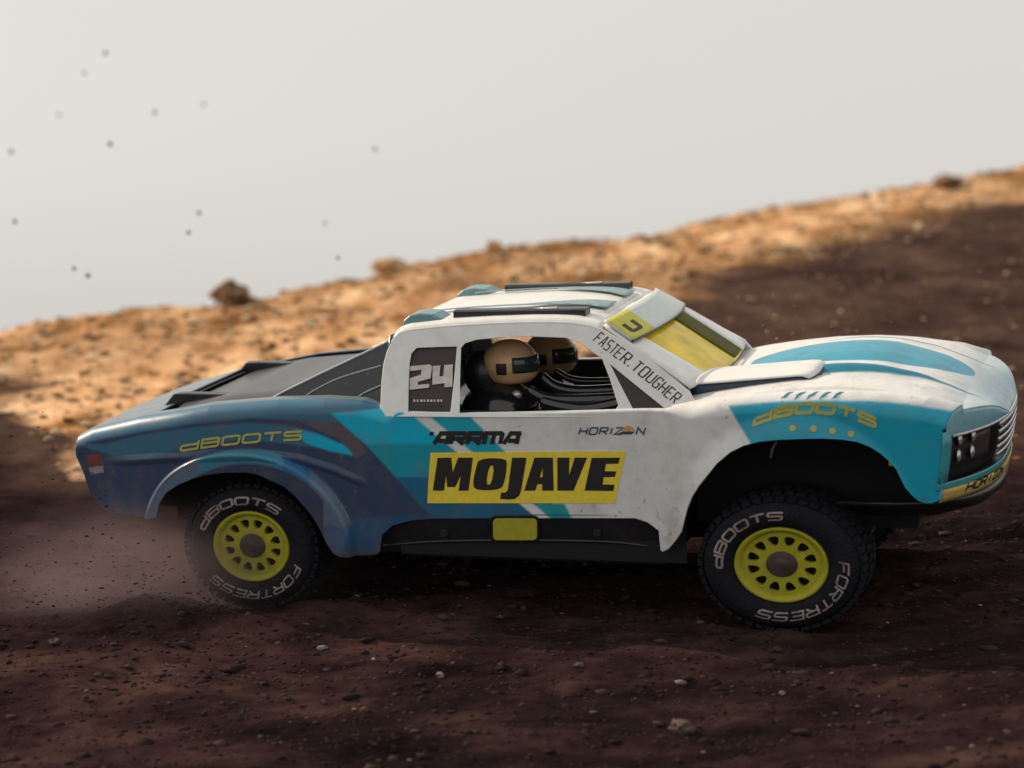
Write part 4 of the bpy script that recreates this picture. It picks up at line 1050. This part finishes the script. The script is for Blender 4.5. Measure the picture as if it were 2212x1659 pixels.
    fx = t.nodes.new('ShaderNodeMath'); fx.operation = 'MULTIPLY_ADD'; L(nz(5, 5, 0.7), fx.inputs[0]); fx.inputs[1].default_value = 0.8; fx.inputs[2].default_value = -0.4
    ad = t.nodes.new('ShaderNodeMath'); ad.operation = 'ADD'; L(a_.outputs['Fac'], ad.inputs[0]); L(fx.outputs[0], ad.inputs[1])
    mr = t.nodes.new('ShaderNodeMapRange'); mr.inputs[1].default_value = 0.3; mr.inputs[2].default_value = 0.7; L(ad.outputs[0], mr.inputs[0])
    L(mix(mr.outputs[0], damp, dryc), b.inputs['Base Color'])
    bp = t.nodes.new('ShaderNodeBump'); bp.inputs['Strength'].default_value = 0.9; bp.inputs['Distance'].default_value = 0.006
    L(nz(30, 8, 0.7), bp.inputs['Height']); L(bp.outputs[0], b.inputs['Normal'])
    me.materials.append(m)
    o = bpy.data.objects.new('ground', me); COL.objects.link(o); o['kind'] = 'structure'
    me.polygons.foreach_set('use_smooth', [True] * len(F))
    return o
terrain()

# ------------------------------------------------------------------ loose stones and clods
ico = None
def icodata():
    bm = bmesh.new(); bmesh.ops.create_icosphere(bm, subdivisions=1, radius=1); V = np.array([v.co[:] for v in bm.verts]); F = np.array([[v.index for v in f.verts] for f in bm.faces]); bm.free(); return V, F
IV, IF = icodata()
IV0, IF0 = IV, IF
def scatter(name, pts, sizes, m, label=None, sq=(1.2, 1, 0.5), jit=0.35):
    """many small stones as one countless mass"""
    n = len(pts); k = len(IV); V = np.zeros((n, k, 3))
    for i in range(n):
        pass
    rr = rng.random((n, 4)); ang = rr[:, 0] * 6.283
    base = IV[None] * (1 + (rng.random((n, k, 1)) - 0.5) * jit * 2)
    base = base * (np.array(sq)[None, None] * (0.7 + 0.6 * rng.random((n, 1, 3))))
    c, s_ = np.cos(ang)[:, None], np.sin(ang)[:, None]
    V[:, :, 0] = base[:, :, 0] * c - base[:, :, 1] * s_; V[:, :, 1] = base[:, :, 0] * s_ + base[:, :, 1] * c; V[:, :, 2] = base[:, :, 2]
    V = V * sizes[:, None, None] + pts[:, None, :]
    F = (IF[None] + (np.arange(n) * k)[:, None, None]).reshape(-1, 3); V = V.reshape(-1, 3) * S
    me = bpy.data.meshes.new(name); me.vertices.add(len(V)); me.vertices.foreach_set('co', V.ravel().astype(np.float32))
    me.loops.add(F.size); me.loops.foreach_set('vertex_index', F.ravel().astype(np.int32))
    me.polygons.add(len(F)); me.polygons.foreach_set('loop_start', (np.arange(len(F)) * 3).astype(np.int32)); me.polygons.foreach_set('loop_total', np.full(len(F), 3, np.int32))
    me.update(calc_edges=True); me.materials.append(m)
    o = bpy.data.objects.new(name, me); COL.objects.link(o); o['kind'] = 'stuff'
    if label: o['label'] = label
    return o
def stone_mat(name, stops):
    m = bpy.data.materials.new(name); m.use_nodes = True; t = m.node_tree; b = t.nodes['Principled BSDF']; b.inputs['Roughness'].default_value = 1.0; b.inputs['Specular IOR Level'].default_value = 0.05
    g_ = t.nodes.new('ShaderNodeNewGeometry'); q = t.nodes.new('ShaderNodeValToRGB'); t.links.new(g_.outputs['Random Per Island'], q.inputs[0])
    e = q.color_ramp.elements; e[0].position, e[0].color = stops[0][0], (*stops[0][1], 1); e[1].position, e[1].color = stops[-1][0], (*stops[-1][1], 1)
    for p_, c_ in stops[1:-1]: x = e.new(p_); x.color = (*c_, 1)
    n = t.nodes.new('ShaderNodeTexNoise'); n.inputs['Scale'].default_value = 90; mm = t.nodes.new('ShaderNodeMix'); mm.data_type = 'RGBA'; mm.blend_type = 'MULTIPLY'; mm.inputs[0].default_value = 0.7
    t.links.new(q.outputs[0], mm.inputs[6]); t.links.new(n.outputs['Fac'], mm.inputs[7]); t.links.new(mm.outputs[2], b.inputs['Base Color']); return m
M_ST1 = stone_mat('damp_stones', [(0.0, (0.034, 0.023, 0.023)), (0.55, (0.044, 0.029, 0.029)), (0.92, (0.085, 0.056, 0.048)), (0.985, (0.15, 0.10, 0.085)), (1.0, (0.36, 0.29, 0.25))])
M_ST2 = stone_mat('dry_stones', [(0.0, (0.18, 0.10, 0.05)), (0.5, (0.50, 0.32, 0.17)), (1.0, (0.90, 0.70, 0.46))])
def near_pts(n, x0, x1, y0, y1, smin, smax, pw=3.0):
    X = rng.uniform(x0, x1, n); Y = rng.uniform(y0, y1, n); s_ = smin + (smax - smin) * rng.random(n) ** pw
    return np.stack([X, Y, ground_z(X, Y) + s_ * 0.1], -1), s_
p_, s_ = near_pts(26000, -15, 16, -18, 5, 0.010, 0.062, 4); scatter('gravel', p_, s_, M_ST1, 'loose dark gravel and crumbs of damp soil')
p_, s_ = near_pts(2600, -15, 16, -18, 6, 0.04, 0.16, 6); scatter('soil_clods', p_, s_, M_ST1, 'crumbled clods of dark soil')
# dry bank
n = 30000; X = rng.uniform(-30, 60, n); Y = rng.uniform(4, 110, n); yb_ = np.interp(X, DR[:, 0], DR[:, 1]); yr = np.interp(X, RG[:, 0], RG[:, 1])
k = (Y > yb_ - 1) & (Y < yr + 2); X, Y = X[k], Y[k]; s_ = (0.04 + 0.22 * rng.random(len(X)) ** 3); scatter('dry_gravel', np.stack([X, Y, ground_z(X, Y) + 0.02], -1), s_, M_ST2, 'pale dry gravel on the sunlit bank')
n = 9000; X = rng.uniform(0, 90, n); Y = rng.uniform(8, 150, n); yb_ = np.interp(X, DR[:, 0], DR[:, 1])
k = (Y < yb_ + 6) & (Y > yb_ - 45); X, Y = X[k], Y[k]; s_ = (0.03 + 0.12 * rng.random(len(X)) ** 4); scatter('scattered_gravel', np.stack([X, Y, ground_z(X, Y) + 0.02], -1), s_, M_ST2, 'pale pebbles strewn over the dark slope')

# single stones in the foreground
def stone(px, py, r, mcol, label, grp=None, name='stone', sub=2, sq=(1.2, 0.9, 0.6)):
    # march the sight line down to the soil
    d = ray(px, py); T_ = np.arange(20, 300, 0.04); PP = CAM[None] + d[None] * T_[:, None]
    hit = np.nonzero(PP[:, 2] < ground_z(PP[:, 0], PP[:, 1]))[0]
    p = PP[hit[0]] if len(hit) else ground_hit(px, py)
    bm = bmesh.new(); bmesh.ops.create_icosphere(bm, subdivisions=sub, radius=1)
    sd = random.random() * 50
    for v in bm.verts:
        q = v.co * (1 + 0.55 * noise.noise(v.co * 1.5 + Vector((sd, 0, 0))) + 0.30 * noise.noise(v.co * 3.1 + Vector((0, sd, 0)))); v.co = Vector((q.x * sq[0], q.y * sq[1], q.z * sq[2])) * r * S
    me = bpy.data.meshes.new(name); bm.to_mesh(me); bm.free(); o = link(name, me, mcol, None, False)
    o.location = Vector((p + np.array([0, 0, r * sq[2] * 0.55])) * S); o.rotation_euler = (0, 0, random.random() * 6); tag(o, label, 'stone', grp); return o
M_S1 = mat('pinkish_stone', (0.20, 0.12, 0.10), 0.9, noise_amt=0.4, noise_scale=60); M_S2 = mat('grey_stone', (0.15, 0.155, 0.13), 0.9, noise_amt=0.4, noise_scale=60); M_S3 = mat('brown_stone', (0.095, 0.060, 0.048), 0.9, noise_amt=0.5, noise_scale=60)
for a in [(697, 1403, 0.10, M_S2, 'pale grey green pebble on the dark soil below the rear wheel'),
          (950, 1462, 0.10, M_S1, 'pinkish pebble on the dark soil below the middle of the truck'),
          (1470, 1582, 0.22, M_S3, 'broad tan stone in the dark soil at the bottom, right of the middle'),
          (252, 1100, 0.10, M_S1, 'round orange brown pebble behind the rear bumper'),
          (1690, 1500, 0.07, M_S1, 'small pink stone straight below the front wheel'),
          (118, 1390, 0.12, M_S3, 'flat brown stone near the left edge of the foreground'),
          (1250, 1440, 0.09, M_S3, 'brown pebble in the foreground below the yellow door panel'),
          (770, 1290, 0.07, M_S1, 'small pale pebble beside the bottom of the rear tyre')]:
    stone(*a)
# lumps standing on the skyline
M_LUMP = mat('bank_lump', (0.20, 0.12, 0.06), 0.95, noise_amt=0.5, noise_scale=25); M_LUMP2 = mat('bank_lump_tan', (0.52, 0.33, 0.16), 0.95, noise_amt=0.4, noise_scale=25)
for px_, py_, r_, m_, lb, sq in [(500, 650, 0.9, M_LUMP, 'dark brown boulder on the skyline above the truck bed', (1.3, 0.8, 0.6)), (1066, 545, 0.45, M_LUMP2, 'tan boulder on the skyline above the cab roof', (1, 0.8, 0.9)),
                              (2046, 402, 1.0, M_LUMP, 'dark boulder on the skyline at the right above the bonnet', (1.7, 0.8, 0.4)), (845, 585, 0.6, M_LUMP2, 'low tan boulder on the skyline just left of the cab roof', (1.4, 0.8, 0.6))]:
    stone(px_, py_, r_, m_, lb, None, 'boulder', 3, sq)['category'] = 'boulder'
# clods of earth thrown up by the wheels
M_CL = mat('flying_clod', (0.10, 0.085, 0.08), 0.95, noise_amt=0.4, noise_scale=60)
for i, (px_, py_, r_, y_) in enumerate([(335, 243, 5, 26), (238, 311, 5.5, 24), (24, 328, 5, 26), (430, 460, 5, 22), (407, 502, 5, 20), (128, 248, 4, 28), (810, 322, 4.5, 26), (440, 225, 4, 28), (182, 158, 4, 26), (228, 115, 5, 26), (32, 478, 5, 22), (702, 482, 4, 24), (190, 595, 5.5, 20), (160, 580, 5, 20), (730, 557, 4, 20)]):
    d = ray(px_, py_); t_ = 48 - y_ * 0.55; p = CAM + d * t_
    r = r_ / FP * t_ * 0.9
    bm = bmesh.new(); bmesh.ops.create_icosphere(bm, subdivisions=2, radius=1); sd = i * 3.7
    for v in bm.verts: v.co = v.co * (1 + 0.5 * noise.noise(v.co * 1.5 + Vector((sd, 0, 0)))) * r * S
    me = bpy.data.meshes.new('dirt_clod'); bm.to_mesh(me); bm.free(); o = link('dirt_clod', me, M_CL, None, False); o.location = Vector(p * S)
    tag(o, 'small dark clod of earth flying against the pale sky, one of a scattered spray', 'dirt clod', 'clods of earth flying against the sky')

# ------------------------------------------------------------------ dust thrown up round the rear wheel
def dust():
    c = R @ unp(330, 1240, -4.0); r_ = np.array([5.4, 2.2, 2.2])
    bm = bmesh.new(); bmesh.ops.create_icosphere(bm, subdivisions=3, radius=1)
    me = bpy.data.meshes.new('dust_cloud'); bm.to_mesh(me); bm.free()
    m = bpy.data.materials.new('dust'); m.use_nodes = True; t = m.node_tree; t.nodes.clear()
    out = t.nodes.new('ShaderNodeOutputMaterial'); pv = t.nodes.new('ShaderNodeVolumePrincipled'); pv.inputs['Color'].default_value = (0.42, 0.32, 0.34, 1); pv.inputs['Anisotropy'].default_value = 0.2
    tc = t.nodes.new('ShaderNodeTexCoord'); ln = t.nodes.new('ShaderNodeVectorMath'); ln.operation = 'LENGTH'; t.links.new(tc.outputs['Object'], ln.inputs[0])
    f = t.nodes.new('ShaderNodeMapRange'); f.interpolation_type = 'SMOOTHSTEP'; f.inputs[1].default_value = 0.95; f.inputs[2].default_value = 0.1; f.inputs[3].default_value = 0; f.inputs[4].default_value = 1; t.links.new(ln.outputs['Value'], f.inputs[0])
    n = t.nodes.new('ShaderNodeTexNoise'); n.inputs['Scale'].default_value = 1.6; n.inputs['Detail'].default_value = 4; t.links.new(tc.outputs['Object'], n.inputs['Vector'])
    g = t.nodes.new('ShaderNodeMapRange'); g.inputs[1].default_value = 0.35; g.inputs[2].default_value = 0.7; g.inputs[3].default_value = 0.15; g.inputs[4].default_value = 1; t.links.new(n.outputs['Fac'], g.inputs[0])
    a = t.nodes.new('ShaderNodeMath'); a.operation = 'MULTIPLY'; t.links.new(f.outputs[0], a.inputs[0]); t.links.new(g.outputs[0], a.inputs[1])
    b = t.nodes.new('ShaderNodeMath'); b.operation = 'MULTIPLY'; b.inputs[1].default_value = 19.0; t.links.new(a.outputs[0], b.inputs[0]); t.links.new(b.outputs[0], pv.inputs['Density']); t.links.new(pv.outputs[0], out.inputs['Volume'])
    o = link('dust_cloud', me, m, None, True); o.location = Vector(c * S); o.scale = Vector(r_ * S); o['kind'] = 'stuff'; o['label'] = 'thin dust kicked up behind the rear wheel'
dust()

n = 1500; q = rng.random((n, 5)); tt = q[:, 0] ** 1.6
wp = R @ unp(520, 1330, -3.9)
ang = rad(8) + q[:, 1] ** 1.5 * rad(55); dist = 0.5 + 9.0 * tt
P_ = np.stack([wp[0] - np.cos(ang) * dist, wp[1] - 0.6 + (q[:, 2] - 0.5) * (1 + dist * 0.5), wp[2] + np.sin(ang) * dist * 0.55], -1)
sz = 0.008 + 0.035 * q[:, 3] ** 3
keep = P_[:, 2] > ground_z(P_[:, 0], P_[:, 1]) + 0.03
scatter('flying_grit', P_[keep], sz[keep], M_ST1, 'fine grit sprayed backwards by the rear wheel')

n = 900; P_ = np.stack([rng.normal(6, 5, n), rng.uniform(5, 22, n), np.zeros(n)], -1); P_[:, 2] = ground_z(P_[:, 0], P_[:, 1]) + 0.1 + 5.0 * rng.random(n) ** 2.2
scatter('airborne_grit', P_, 0.012 + 0.045 * rng.random(n) ** 3, M_ST2, 'pale grit hanging in the air behind the cab')
